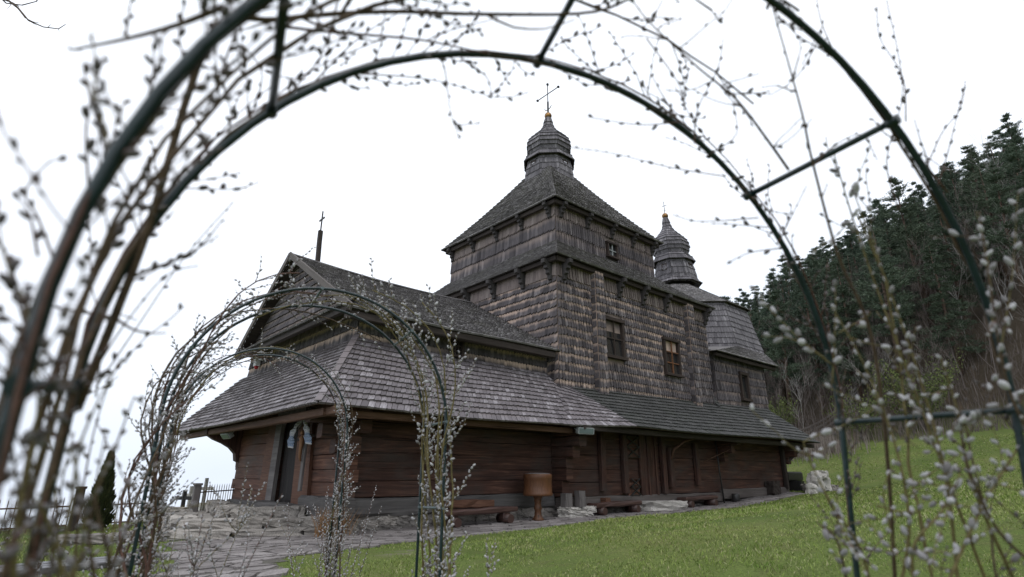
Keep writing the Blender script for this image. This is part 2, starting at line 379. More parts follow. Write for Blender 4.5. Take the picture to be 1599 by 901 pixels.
# ------------------------------------------------------------------ shingles and logs
def shingles(mb, a, b, c, d, course=.27, width=.11, lift=.014, th=.024, jag=.16, mi=0, slant=None, warp=None, holes=(), top_mi=None, back=.04, drip=.03, back_mi=None, twist=0):
    """Lap shingles over the patch a (bottom left) b (bottom right) c (top right) d (top left) seen from outside."""
    a, b, c, d = map(Vector, (a, b, c, d))
    nn = ((b-a).cross(d-a)); nn = nn.normalized() if nn.length > 1e-6 else (b-a).cross(c-a).normalized()
    hgt = ((d-a).length+(c-b).length)/2; rows = max(1, round(hgt/course))
    def P(u, v, off):
        p = (a.lerp(b, u)).lerp(d.lerp(c, u), v)+nn*off
        return warp(p, u, v) if warp else p
    for i in range(rows):
        v0, v1 = i/rows, (i+1)/rows
        L0 = (a.lerp(d, v0)-b.lerp(c, v0)).length
        n = max(1, int(L0/width)); ws = [random.uniform(.78, 1.22) for _ in range(n)]; tot = sum(ws); x = 0
        m_ = mi if (top_mi is None or i < rows-1) else top_mi
        rowj = random.uniform(-.04, .04)
        for w in ws:
            u0, u1 = x/tot, (x+w)/tot; x += w
            g = .04*(u1-u0); ua, ub = u0+g, u1-g
            j1 = random.uniform(-jag, jag)*.28/rows; j2 = (j1+jag*1.5/rows*random.uniform(.7, 1.2)) if slant else random.uniform(-jag, jag)/rows
            if i == 0: j1, j2 = -abs(j1)*.4-drip/hgt, -abs(j2)*.4-drip/hgt
            vb1, vb2 = v0+j1+rowj/rows, v0+j2+rowj/rows; vt = min(1, v1+.12/rows)
            um, vm = (ua+ub)/2, (v0+v1)/2
            pm = P(um, vm, 0)
            if any(h(pm) for h in holes): continue
            l1 = lift+th+random.uniform(-.004, .008); tw = random.uniform(-.004, .004)+twist
            pts = [P(ua, vb1, l1+tw), P(ub, vb2, l1-tw), P(ub, vt, th*.55-tw*.7), P(ua, vt, th*.55+tw*.7), P(ua, vb1, lift*.2), P(ub, vb2, lift*.2)]
            i0 = len(mb.v); mb.v.extend(tuple(p) for p in pts)
            wx = random.random()*10; ww = (pts[1]-pts[0]).length
            mb.addf((i0, i0+1, i0+2, i0+3), [(wx, 0), (wx+ww, 0), (wx+ww, 1), (wx, 1)], m_)
            mb.addf((i0+4, i0+5, i0+1, i0), [(wx, 0), (wx+ww, 0), (wx+ww, .05), (wx, .05)], m_)
            mb.addf((i0+4, i0, i0+3), [(wx, 0), (wx, 0), (wx, 1)], m_)
            mb.addf((i0+1, i0+5, i0+2), [(wx, 0), (wx, 0), (wx, 1)], m_)
    if back:
        K = 8 if warp else 1
        bm_ = mi if back_mi is None else back_mi
        KV = 8 if warp else 1
        for k in range(K):
            u0, u1 = k/K, (k+1)/K
            for kv in range(KV):
                va, vb = kv/KV, (kv+1)/KV
                q = [P(u0, va, -.006), P(u1, va, -.006), P(u1, vb, -.006), P(u0, vb, -.006)]; r = [P(u0, va, -back), P(u1, va, -back), P(u1, vb, -back), P(u0, vb, -back)]
                W_ = (q[1]-q[0]).length; uvq = [(k*W_, va*hgt), ((k+1)*W_, va*hgt), ((k+1)*W_, vb*hgt), (k*W_, vb*hgt)]
                mb.face(q, uvq, bm_); mb.face(r[::-1], uvq[::-1], bm_)
                if kv == 0: mb.face([r[0], r[1], q[1], q[0]], [(0, 0), (W_, 0), (W_, back), (0, back)], bm_)
                if kv == KV-1: mb.face([q[3], q[2], r[2], r[3]], [(0, 0), (W_, 0), (W_, back), (0, back)], bm_)

def log_wall(mb, p, q, z0, z1, n, thick=.2, ext=(.0, .0), mi=0, alt=0, wob=.007):
    p, q = Vector(p), Vector(q); d = (q-p).normalized(); hs = [random.uniform(.8, 1.2) for _ in range(n)]; t = sum(hs); z = z0
    for k, h in enumerate(hs):
        hh = h/t*(z1-z0); e0, e1 = ext[0]*((k+alt) % 2), ext[1]*((k+alt) % 2)
        if ext[0] and (k+alt) % 2: e0 += random.uniform(-.03, .05)
        a = p-d*e0; b = q+d*e1; a.z = b.z = z+hh/2
        mb.beam(a, b, thick+random.uniform(-.02, .02), hh-.004, wob=wob, seg=max(3, int((b-a).length/.7)), mi=mi, ch=.055)
        z += hh

# ------------------------------------------------------------------ terrain
def sst(a, b, x): t = min(1, max(0, (x-a)/(b-a))); return t*t*(3-2*t)
def g(x, y):
    base = -1.2+.012*min(max(x, 0), 19)+.055*min(max(0, x-19), 8)
    w = max(0, 9.3-y); rise = .115*(min(w, 5.)+.35*max(0, min(w, 14)-5))*sst(1.5, 11, x+.25*w)
    z = base+rise*(1-.6*sst(20, 30, x))
    z += 2.9*sst(25.5, 43, x+.25*(8-y)*sst(20, 30, x))
    q = .8*(x-43)-.6*(y-20); z += .62*max(0, q)*sst(40, 50, x) if x > 40 else 0
    y0 = 17.4+1.5*max(0, x-3.5); z -= .17*max(0, y-y0)
    z += .03*math.sin(.9*x+.5*y)+.025*math.sin(1.7*y-.6*x) if x > 5 and y < 9 else 0
    return z
def axis(a, b, fine0, fine1, fs, cs):
    r = [fine0+k*fs for k in range(int((fine1-fine0)/fs)+1)]; s = cs; x = fine0
    lo = []
    while x > a: x -= s; lo.append(x); s *= 1.35
    s = cs; x = r[-1]; hi = []
    while x < b: x += s; hi.append(x); s *= 1.2
    return lo[::-1]+r+hi
xs = axis(-120, 260, -4, 46, .5, .8); ys = axis(-200, 330, -10, 34, .5, .8)
mb = MB()
for x in xs:
    for y in ys: mb.v.append((x, y, g(x, y)))
ny = len(ys)
for i in range(len(xs)-1):
    for j in range(ny-1):
        a = i*ny+j; mb.addf((a, a+ny, a+ny+1, a+1), None, 0, True)
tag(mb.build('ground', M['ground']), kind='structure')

# flagstone path: an irregular polygon field, every slab its own thickness
def in_poly(x, y, P):
    c = False
    for k in range(len(P)):
        (x1, y1), (x2, y2) = P[k-1], P[k]
        if (y1 > y) != (y2 > y) and x < (x2-x1)*(y-y1)/(y2-y1)+x1: c = not c
    return c
PATH = [(1.55, 6.0), (2.55, 6.0), (2.85, 7.4), (3.35, 8.85), (4.7, 9.0), (6.5, 9.15), (9.2, 9.35), (12, 9.5), (15.5, 9.75), (19.5, 9.9), (24.5, 10.05), (25, 10.7), (24.5, 11.3), (11.9, 11.3), (11.7, 11.6), (5.4, 11.6), (3.2, 12.3), (2.6, 12.0), (2.25, 10.0), (1.9, 8.2)]
PATH0 = [(.35, 1.2), (1.35, 1.0), (2.0, 3.6), (2.55, 6.0), (1.55, 6.0), (.9, 3.6)]
mb = MB(); base = MB()
def jit(i, j, s):
    r = random.Random(i*7919+j*104729); return (i*s*1.5+(j % 2)*s*.7+r.uniform(-.36, .36)*s, j*s+r.uniform(-.36, .36)*s)
S_ = .28
for i in range(-2, 72):
    for j in range(0, 60):
        c4 = [jit(i, j, S_), jit(i+1, j, S_), jit(i+1, j+1, S_), jit(i, j+1, S_)] if j % 2 == 0 else [jit(i, j, S_), jit(i+1, j, S_), jit(i+1+1, j+1, S_) if False else jit(i+1, j+1, S_), jit(i, j+1, S_)]
        cx, cy = sum(p[0] for p in c4)/4, sum(p[1] for p in c4)/4
        if not (in_poly(cx, cy, PATH) or in_poly(cx, cy, PATH0)): continue
        sh = random.uniform(.86, .93); h = random.uniform(.018, .034); tl = (random.uniform(-.03, .03), random.uniform(-.03, .03))
        ins = []
        for (x, y) in c4: ins.append((cx+(x-cx)*sh, cy+(y-cy)*sh))
        # cut the corners so the slabs are not plain quads
        poly = []
        for k in range(4):
            p, q0, q1 = ins[k], ins[k-1], ins[(k+1) % 4]; t1, t2 = random.uniform(.08, .3), random.uniform(.08, .3)
            poly += [(p[0]+(q0[0]-p[0])*t1, p[1]+(q0[1]-p[1])*t1), (p[0]+(q1[0]-p[0])*t2, p[1]+(q1[1]-p[1])*t2)]
        top = [(x, y, g(x, y)+h+tl[0]*(x-cx)+tl[1]*(y-cy)) for x, y in poly]; bot = [(x, y, g(x, y)-.04) for x, y in poly]
        i0 = len(mb.v); mb.v += bot+top
        mb.addf([i0+8+k for k in range(8)], None, 0)
        for k in range(8): l = (k+1) % 8; mb.addf((i0+k, i0+l, i0+8+l, i0+8+k), None, 0)
for k in range(90):
    for j in range(46):
        x, y = .3+k*.28, 1+j*.24
        if in_poly(x+.14, y+.12, PATH) or in_poly(x+.14, y+.12, PATH0):
            mb.face([(x+a*.28, y+b*.24, g(x+a*.28, y+b*.24)+.006) for a, b in ((0, 0), (1, 0), (1, 1), (0, 1))], None, 1)
tag(mb.build('path', [M['flag'], M['mortar']]), kind='structure')

# lawn: real blades, denser near the camera
BARE = []   # worn patches where the turf has gone
for (px_, py_, dz_, ra_, rb_) in ((1145, 868, -.62, .5, .34), (1230, 888, -.5, .4, .26), (1000, 835, -.8, .55, .2), (960, 862, -.8, .3, .2), (1240, 803, -.55, .7, .3), (750, 880, -1.0, .3, .25)):
    d_ = at(px_, py_, 1.0); p_ = d_*(dz_/d_.z); BARE.append((p_.x, p_.y, ra_, rb_))
def blades():
    P, D, S = [], [], []
    N = 900000
    x = rng.uniform(-3, 38, N); y = rng.uniform(-9, 17.5, N)
    dep = x*CF.x+y*CF.y; lat = x*CR.x+y*CR.y
    d = np.hypot(x, y)
    keep = (dep > 1.2) & (np.abs(lat) < dep*1.08+.6) & (rng.random(N) < np.clip((6.5/d)**1.25, 0, 1))
    bx = (x > 5.35) & (y > 11.2) & (x < 26)
    keep &= ~bx
    x, y, d = x[keep], y[keep], d[keep]
    pts = []
    for xx, yy, dd in zip(x, y, d):
        if in_poly(xx, yy, PATH) or in_poly(xx, yy, PATH0): continue
        n = math.sin(xx*1.3+2*math.sin(yy*.7))+math.sin(yy*1.9+xx*.45)+.6*math.sin(4.1*xx-3.3*yy)
        if n < -1.35 and random.random() < .8: continue
        if any(((xx-bx_)/ra)**2+((yy-by_)/rb)**2+.5*math.sin(5*xx+3*yy)+.4*math.sin(9*yy-4*xx) < 1 for bx_, by_, ra, rb in BARE) and random.random() < .93: continue
        pts.append((xx, yy, g(xx, yy)-.006, dd, n))
    A = np.array(pts); k = len(A)
    wide = .0035*np.clip(A[:, 3]/5, 1, 5); ln = rng.uniform(.018, .046, k)*(1+.16*A[:, 4])*np.clip(A[:, 3]/9, 1, 1.5)
    D = np.stack([rng.normal(0, .45, k), rng.normal(0, .45, k), np.ones(k)], 1)
    tv = [(-1, 0, 0), (1, 0, 0), (.75, .35, .55), (-.75, .35, .55), (.1, 1.3, 1)]
    tf = [(0, 1, 2, 3), (3, 2, 4)]
    T = frames(A[:, :3], D, np.stack([wide, ln*.3, ln], 1))
    return batch('lawn', tv, tf, [M['grass']], T, sm=False)
tag(blades(), 'short green and straw yellow grass covering the sloping churchyard', 'grass', kind='stuff')

# ------------------------------------------------------------------ the church
church = empty('wooden_church', (13, 15, -1))
tag(church, 'old dark wooden church with shingled walls, tiered tower and onion domes', 'church')
def part(mb, name, mat, label=None, parent=None): return mb.build(name, mat, parent or church, label)
XW, YS, YN = 5.61, 11.5, 18.5           # narthex log box
X0, Y0, X1, Y1 = 11.65, 11.145, 20.08, 19.83   # nave
SX = 25.1
YC = 15.45
# stone plinth
mb = MB()
def plinth(p, q, z0, z1, d, s=.32):
    p, q = Vector(p), Vector(q); L = (q-p).length; x = 0; t = (q-p).normalized()
    while x < L:
        w = random.uniform(.6, 1.5)*s; rows = 2 if z1-z0 > .22 else 1
        for r in range(rows):
            hh = (z1-z0)/rows
            mb.rock(p+t*(x+w/2)+V(0, 0, z0+hh*(r+.5)), (w*1.05, d, hh*1.08), 0, math.atan2(t.y, t.x), .12, .8)
        x += w
plinth((5.5, 11.5, 0), (11.7, 11.5, 0), -1.25, -.8, .36, .42); plinth((11.5, 11.2, 0), (25.1, 11.2, 0), -1.2, -.9, .3, .4); plinth((5.62, 18.5, 0), (5.62, 11.6, 0), -1.3, -.85, .36)
part(mb, 'stone_plinth', M['stone'])
# sill logs
mb = MB()
mb.beam((5.42, 11.42, -.66), (11.5, 11.42, -.63), .32, .34, wob=.02, seg=14); part(mb, 'sill_log', M['sill'], 'thick grey weathered sill log')
mb = MB(); mb.beam((5.5, 13.1, -.68), (5.5, 11.2, -.68), .4, .44, wob=.02, seg=6); part(mb, 'sill_log', M['sill'], 'thick grey weathered sill log')
mb = MB(); mb.beam((5.56, 18.6, -.86), (5.56, 15.6, -.86), .3, .3, wob=.02, seg=6); part(mb, 'sill_log', M['sill'])
mb = MB()
mb.beam((11.5, 11.08, -.72), (19.6, 11.08, -.72), .28, .3, wob=.02, seg=16); part(mb, 'sill_log', M['fence_wood']); mb = MB(); mb.beam((19.7, 11.1, -.62), (25.1, 11.1, -.62), .26, .34, wob=.02, seg=10)
part(mb, 'sill_log', M['fence_wood'])
# log walls
mb = MB()
DW0, DW1 = 13.75, 15.0     # door opening
log_wall(mb, (XW, 18.5, 0), (XW, 15.25, 0), -.72, 2.3, 10, .24, (.1, 0)); log_wall(mb, (XW, 13.5, 0), (XW, 11.3, 0), -.46, 2.3, 9, .24, (0, .08))
mb.beam((XW, 15.3, 1.95), (XW, 13.4, 1.95), .24, .7, seg=4, wob=.01)
part(mb, 'log_wall', M['log'])
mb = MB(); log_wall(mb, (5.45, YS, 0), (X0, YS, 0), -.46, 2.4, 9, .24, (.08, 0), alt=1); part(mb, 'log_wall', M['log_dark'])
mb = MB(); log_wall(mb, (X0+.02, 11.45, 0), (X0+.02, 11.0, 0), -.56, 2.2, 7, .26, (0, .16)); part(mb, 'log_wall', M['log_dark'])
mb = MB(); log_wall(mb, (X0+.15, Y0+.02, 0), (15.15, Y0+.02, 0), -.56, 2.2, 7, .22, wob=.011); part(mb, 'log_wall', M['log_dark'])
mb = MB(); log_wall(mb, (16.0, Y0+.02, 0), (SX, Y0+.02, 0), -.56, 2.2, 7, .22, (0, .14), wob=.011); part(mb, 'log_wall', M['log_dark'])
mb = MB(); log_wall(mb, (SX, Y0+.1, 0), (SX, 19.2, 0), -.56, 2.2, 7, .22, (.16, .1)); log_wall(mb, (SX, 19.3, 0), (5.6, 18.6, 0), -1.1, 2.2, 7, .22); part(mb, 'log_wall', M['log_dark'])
mb = MB(); mb.box((5.72, 11.62, -1.0), (11.8, 18.4, 2.3)); part(mb, 'wall_core', M['beam']); mb = MB(); mb.box((11.75, 11.3, -1.0), (25.0, 19.1, 2.3)); part(mb, 'wall_core', M['beam'])
# corbels: stepped log ends carrying the eaves
def corbel(p, d, n, L0, dz, w=.26, mat='log_dark', scroll=False):
    mb = MB(); p, d = Vector(p), Vector(d)
    for k in range(n):
        L = L0*(k+1)/n+random.uniform(0, .06); mb.beam(p-d*.3+V(0, 0, dz*k), p+d*L+V(0, 0, dz*k), w, dz-.015, seg=4, wob=.01)
    return part(mb, 'corbel', M[mat])
def scroll(p, d, L, z0, z1, w=.26):
    p, d = Vector(p), Vector(d); sd = d.cross(V(0, 0, 1)); pr = [(-.2, z1), (-.2, z0), (.1, z0), (.12, z0+.22), (.2, z0+.26), (.24, z0+.46), (.4, z0+.62), (.62, z0+.74), (L*.8, z0+.84), (L, z0+.98), (L, z1)]
    mb = MB(); mb.prism([p+d*a+V(0, 0, b)-sd*w/2 for a, b in pr], sd*w); return part(mb, 'corbel', M['log_dark'])
scroll((5.7, 18.5, 0), (0, 1, 0), 1.9, .1, 1.5); scroll((5.6, 18.45, 0), (-1, 0, 0), 1.1, .1, 1.5)
corbel((5.6, 11.55, .55), (-1, 0, 0), 3, .9, .3); corbel((5.72, 11.5, .95), (0, -1, 0), 2, .9, .28)
corbel((X0, 11.05, .3), (0, -1, 0), 4, .95, .28, .28, 'log_dark')
corbel((19.9, 11.05, .62), (0, -1, 0), 3, .8, .28); corbel((SX, 11.05, .6), (0, -1, 0), 3, .8, .28); corbel((SX-.05, 11.2, .6), (1, 0, 0), 3, .8, .28)
# eave beams under the pent roofs
mb = MB(); mb.beam((4.62, 9.95, 1.13), (4.62, 21.8, 1.13), .16, .15, seg=12, wob=.008); part(mb, 'eave_beam', M['beam_red'])
mb = MB(); mb.beam((4.5, 10.52, 1.12), (11.4, 10.52, 1.12), .15, .14, seg=10, wob=.008); part(mb, 'eave_beam', M['beam_red'])
mb = MB(); mb.beam((11.4, 10.12, 1.18), (26.0, 10.12, 1.2), .16, .15, seg=16, wob=.01); part(mb, 'eave_beam', M['beam'])
# posts and braces against the south wall
for (x, za, zb, mt) in ((13.18, -.42, 1.15, 'log_dark'), (14.2, -.5, 1.15, 'log_dark'), (16.2, -.55, 1.2, 'log_dark'), (16.62, -.35, .85, 'log_dark'), (18.18, -.3, 1.05, 'log_dark')):
    mb = MB(); mb.beam((x, 10.96, za), (x, 10.96, zb), .2, .14, (0, 1, 0), wob=.006, seg=4); part(mb, 'wall_post', M[mt])
mb = MB(); mb.tube([(16.58, 10.9, .5), (16.62, 10.8, .8), (16.85, 10.55, 1.05), (17.3, 10.3, 1.2)], [.045, .045, .04, .035]); part(mb, 'brace', M['beam_red'])
mb = MB(); mb.beam((24.9, 10.95, -.5), (24.9, 10.95, 1.3), .16, .16, (0, 1, 0)); mb.beam((25.0, 10.85, .55), (25.5, 10.35, 1.15), .1, .12); part(mb, 'wall_post', M['beam'])
mb = MB(); mb.tube([(18.45, 10.8, .474), (19.5, 10.6, .8), (20.6, 10.4, 1.2)], .016, 5); part(mb, 'iron_stay', M['rust'])
# south door with crossed ironwork
dr = MB()
for k in range(4): dr.box((15.02+k*.235, 11.0, -.58), (15.02+k*.235+.23, 11.06, 1.25))
so = part(dr, 'door', M['log_dark'], 'closed plank side door in the south wall')
for k in range(3):
    dr = MB(); x = 15.02+k*.4; dr.beam((x, 10.975, -.58), (x, 10.975, 1.25), .1, .06, (0, 1, 0)); part(dr, 'door_post', M['log_dark'], None, so)
def lattice(x0, x1, z0, z1):
    lb = MB(); y = 10.93
    zm = (z0+z1)/2
    for (za, zb) in ((z0, zm), (zm, z1)):
        lb.beam((x0, y, za), (x1, y, zb), .03, .045, (0, 1, 0)); lb.beam((x0, y-.012, zb), (x1, y-.012, za), .03, .045, (0, 1, 0))
    for z in (z0, zm, z1): lb.beam((x0-.03, y+.01, z), (x1+.03, y+.01, z), .02, .03, (0, 1, 0))
    lb.box((x0-.05, 11.0, z0-.03), (x1+.05, 11.035, z1+.03), 1)
    part(lb, 'iron_lattice', [M['iron'], M['log']])
lattice(14.3, 14.92, .52, 1.12); lattice(14.42, 14.86, -.56, -.1)
# west portal and door
mb = MB()
mb.prism([(5.44, 16.25, -.8), (5.44, 15.55, -.8), (5.44, 15.35, 1.45), (5.44, 15.95, 1.45)], (.06, 0, 0)); 
mb.prism([(5.40, 15.5, -.72), (5.40, 15.1, -.72), (5.40, 14.98, 1.55), (5.40, 15.35, 1.55)], (.1, 0, 0), 1)
mb.prism([(5.42, 13.85, -.66), (5.42, 12.95, -.66), (5.42, 13.12, 1.3), (5.42, 13.9, 1.1)], (.07, 0, 0))
arc = [(5.385, 14.98, 1.6), (5.385, 14.98, 1.0)]+[(5.385, 14.4+.56*math.cos(a), .98+.42*math.sin(a)) for a in np.linspace(.1, PI-.1, 9)]+[(5.385, 13.84, 1.0), (5.385, 13.5, 1.25), (5.385, 13.5, 1.6)]
mb.prism(arc, (.09, 0, 0), 1)
portal = part(mb, 'door_frame', [M['door_board'], M['post_grey']], 'leaning plank door surround with an arched head')
mb = MB()
mb.box((5.62, 13.6, -.7), (5.68, 15.2, 1.6))
for k in range(5): mb.box((5.56, 13.8+k*.245, -.66), (5.615, 13.8+k*.245+.235, 1.42))
mb.box((5.66, 13.5, -.7), (5.70, 15.3, 1.7)) if False else None
dl = part(mb, 'door', M['door_dark'], 'dark arched church door')
mb = MB(); mb.box((5.535, 13.95, -.6), (5.555, 14.55, .55)); part(mb, 'door_panel', M['door_dark'], None, dl)
mb = MB(); mb.tube([(5.54, 13.95, .1), (5.49, 13.95, .1), (5.49, 13.95, .22), (5.54, 13.95, .22)], .012, 6); part(mb, 'handle', M['iron'], None, dl)
mb = MB(); mb.beam((5.2, 12.9, -.77), (5.2, 15.45, -.77), .42, .27, wob=.02, seg=6); part(mb, 'door_sill', M['sill'], 'heavy grey log sill before the door')

# pent roofs
zP = 1.24
def warp_s(p, u, v):   # old roof: sags a little
    return p+V(0, 0, -.035*math.sin(PI*u)*(1-.4*v)+.012*math.sin(9*u+2*v))
EW, EY = 4.28, 10.2     # eave lines of the narthex
WT, YT, ZT = 5.60, 11.6, 2.92
mb = MB()
shingles(mb, (EW, 22.1, zP), (EW, EY, zP), (WT, YT, ZT), (WT, 19.4, ZT), .185, .13, warp=warp_s, slant=True, back_mi=1, jag=.1, lift=.02, th=.03); part(mb, 'pent_roof', [M['sh_pent'], M['board']], 'west slope of the skirt roof, over the door')
mb = MB(); shingles(mb, (EW, EY, zP), (11.0, EY-.05, zP-.02), (11.7, YT, ZT-.12), (WT, YT, ZT), .185, .13, warp=warp_s, slant=True, back_mi=1, jag=.1, lift=.02, th=.03); part(mb, 'pent_roof', [M['sh_pent'], M['board']], 'silvery south slope of the skirt roof beside the narthex')
def warp_n(p, u, v): return p+V(0, 0, -.03*math.sin(PI*u*2)*(1-v))
# transition where the narthex slope runs out onto the nave slope
mb = MB(); shingles(mb, (11.0, EY-.05, zP-.02), (13.3, 9.82, 1.30), (12.0, 11.12, 2.42), (11.7, 11.6, 2.8), .185, .13, slant=True, back_mi=0, jag=.1, lift=.02, th=.03); part(mb, 'pent_roof', [M['sh_pent'], M['board']], 'twisted strip of skirt roof at the nave corner')
mb = MB(); shingles(mb, (13.3, 9.82, 1.30), (25.75, 9.75, 1.32), (24.75, 11.3, 2.74), (12.0, 11.12, 2.42), .21, .14, warp=warp_n, slant=True, back_mi=1, jag=.07, lift=.02, th=.03); part(mb, 'pent_roof', [M['sh_dark'], M['board']], 'dark long south slope of the skirt roof below the nave')
mb = MB(); shingles(mb, (25.75, 9.75, 1.32), (25.75, 20.9, 1.32), (24.75, 19.6, 2.74), (24.75, 11.3, 2.74), .2, .13, back_mi=1, jag=.08); part(mb, 'pent_roof', [M['sh_dark'], M['board']])
mb = MB(); shingles(mb, (25.75, 20.9, 1.32), (EW, 22.1, zP), (WT, 19.4, ZT), (24.75, 19.6, 2.74), .3, .3, back_mi=1); part(mb, 'pent_roof', [M['sh_dark'], M['board']])
# hip cap boards
for a, b in (((EW-.02, EY-.02, zP+.03), (WT-.02, YT-.02, ZT+.05)),):
    mb = MB()
    A, B = Vector(a), Vector(b)
    for k in range(10):
        p, q = A.lerp(B, k/10), A.lerp(B, (k+1.15)/10); mb.beam(p+V(0, 0, .012), q-V(0, 0, .006), .14, .02, (0, 0, 1))
    part(mb, 'hip_cap', M['sh_pent'])

# narthex upper storey
mb = MB(); NT_ = 3.9
shingles(mb, (5.62, 19.1, 2.85), (5.62, 11.6, 2.85), (5.62, 11.6, 3.75), (5.62, 18.95, 3.75), .3, .105, slant=True, jag=.1, mi=0, top_mi=1); part(mb, 'shingled_wall', [M['shw'], M['shw_pale']], 'west wall above the skirt roof')
def hole(x0, x1, z0, z1): return lambda p: x0 < p.x < x1 and z0 < p.z < z1
mb = MB(); shingles(mb, (5.62, 11.6, 2.75), (11.7, 11.6, 2.65), (11.7, 11.6, 3.5), (5.62, 11.6, 3.5), .3, .105, slant=True, top_mi=1, holes=[hole(8.1, 8.5, 2.85, 3.3)]); part(mb, 'shingled_wall', [M['shw'], M['shw_pale']])
mb = MB(); mb.box((5.7, 11.65, 2.3), (11.6, 18.9, 3.6)); part(mb, 'wall_core', M['beam'])
# gable
mb = MB(); GX = 5.5; RZ = 5.88; RY = 15.3
shingles(mb, (GX, 18.75, 3.72), (GX, 11.6, 3.72), (GX, RY+.02, RZ-.08), (GX, RY+.06, RZ-.08), .42, .11, twist=.01, lift=.024, th=.028, jag=.12, slant=True); part(mb, 'gable', M['shw_gray'], 'weathered shingled gable')
mb = MB()
shingles(mb, (5.02, 18.85, 3.5), (5.02, 11.05, 3.5), (5.5, 11.5, 3.86), (5.5, 18.7, 3.86), .2, .11, slant=True, back_mi=1); part(mb, 'gable_apron', [M['sh_roof'], M['beam']])
mb = MB(); mb.beam((5.12, 11.1, 3.42), (5.12, 18.8, 3.42), .12, .14, seg=6, wob=.01); part(mb, 'eave_beam', M['beam'])
def warp_r(p, u, v): return p+V(0, 0, -.12*math.sin(PI*u)*(.3+.7*v)+.01*math.sin(11*u))
mb = MB(); shingles(mb, (5.18, 11.12, 3.44), (11.66, 11.12, 3.42), (11.66, RY, RZ-.12), (5.18, RY, RZ), .18, .13, slant=True, warp=warp_r, back_mi=1, jag=.14, lift=.02, th=.03); part(mb, 'gable_roof', [M['sh_roof'], M['beam']], 'mossy south slope of the narthex roof')
mb = MB(); shingles(mb, (11.66, 18.95, 3.56), (5.18, 18.95, 3.58), (5.18, RY, RZ), (11.66, RY, RZ-.12), .2, .16, slant=True, warp=warp_r, back_mi=1, jag=.14); part(mb, 'gable_roof', [M['sh_roof'], M['beam']])
for (ya, nm) in ((11.02, 'bargeboard'), (19.02, 'bargeboard')):
    mb = MB(); mb.beam((5.13, ya, 3.42 if ya < 15 else 3.55), (5.13, RY, RZ+.01), .05, .17, (0, 0, 1), seg=3); part(mb, nm, M['fence_wood'])
mb = MB()
for k in range(8): mb.beam((5.12+k*.82, RY, RZ+.03-.016*k-.1*math.sin(PI*k/8)), (5.12+(k+1)*.82, RY, RZ+.03-.016*(k+1)-.1*math.sin(PI*(k+1)/8)), .16, .04)
part(mb, 'ridge_cap', M['sh_roof'])
mb = MB(); mb.beam((5.1, 11.2, 3.3), (11.5, 11.2, 3.27), .16, .17, seg=8, wob=.008); part(mb, 'eave_beam', M['beam'])
mb = MB(); mb.beam((5.94, RY, 5.7), (5.92, RY, 6.86), .12, .12, (1, 0, 0), seg=3, wob=.006); rp = part(mb, 'ridge_post', M['beam'], 'squat dark post on the ridge')
mb = MB(); mb.beam((5.92, RY, 6.84), (5.92, RY, 7.5), .035, .035, (1, 0, 0)); mb.beam((5.92, RY-.17, 7.24), (5.92, RY+.17, 7.24), .035, .05); part(mb, 'cross', M['iron'], None, rp)
def window(p, w, h, axis_, grid, bar, depth=.1, name='window', fr=.07, fm='frame'):
    """Window with outer frame, glass and glazing bars; axis_ 'y' faces -Y, 'x' faces -X."""
    X, Y, Z = p
    def T(a, d, z): return (X+a, Y+d, Z+z) if axis_ == 'y' else (X+d, Y-a, Z+z)
    def bx(mb, a0, a1, d0, d1, z0, z1):
        p0, p1 = T(a0, d0, z0), T(a1, d1, z1); mb.box([min(i, j) for i, j in zip(p0, p1)], [max(i, j) for i, j in zip(p0, p1)])
    mb = MB()
    bx(mb, -w/2-fr, -w/2, -depth, .06, -h/2, h/2); bx(mb, w/2, w/2+fr, -depth, .06, -h/2, h/2)
    bx(mb, -w/2-fr-.03, w/2+fr+.03, -depth-.02, .06, h/2, h/2+fr+.02); bx(mb, -w/2-fr-.05, w/2+fr+.05, -depth-.05, .06, -h/2-fr, -h/2)
    f = part(mb, name, M[fm])
    mb = MB(); q = [T(-w/2, -.03, -h/2), T(w/2, -.03, -h/2), T(w/2, -.03+.07*h, h/2), T(-w/2, -.03+.07*h, h/2)]
    mb.prism(q, Vector(T(0, .012, 0))-Vector(T(0, 0, 0))); part(mb, 'pane', M['glass'], None, f)
    mb = MB(); nx, nz = grid
    for k in range(1, nx): a = -w/2+w*k/nx; bx(mb, a-.022, a+.022, -.07, -.032, -h/2, h/2)
    for k in range(1, nz): z = -h/2+h*k/nz; bx(mb, -w/2, w/2, -.06, -.034, z-.018, z+.018)
    if nx*nz > 1: part(mb, 'glazing_bar', M[bar], None, f)
    return f
window((8.3, 11.56, 3.05), .3, .36, 'y', (3, 3), 'frame', name='window', fr=.05)

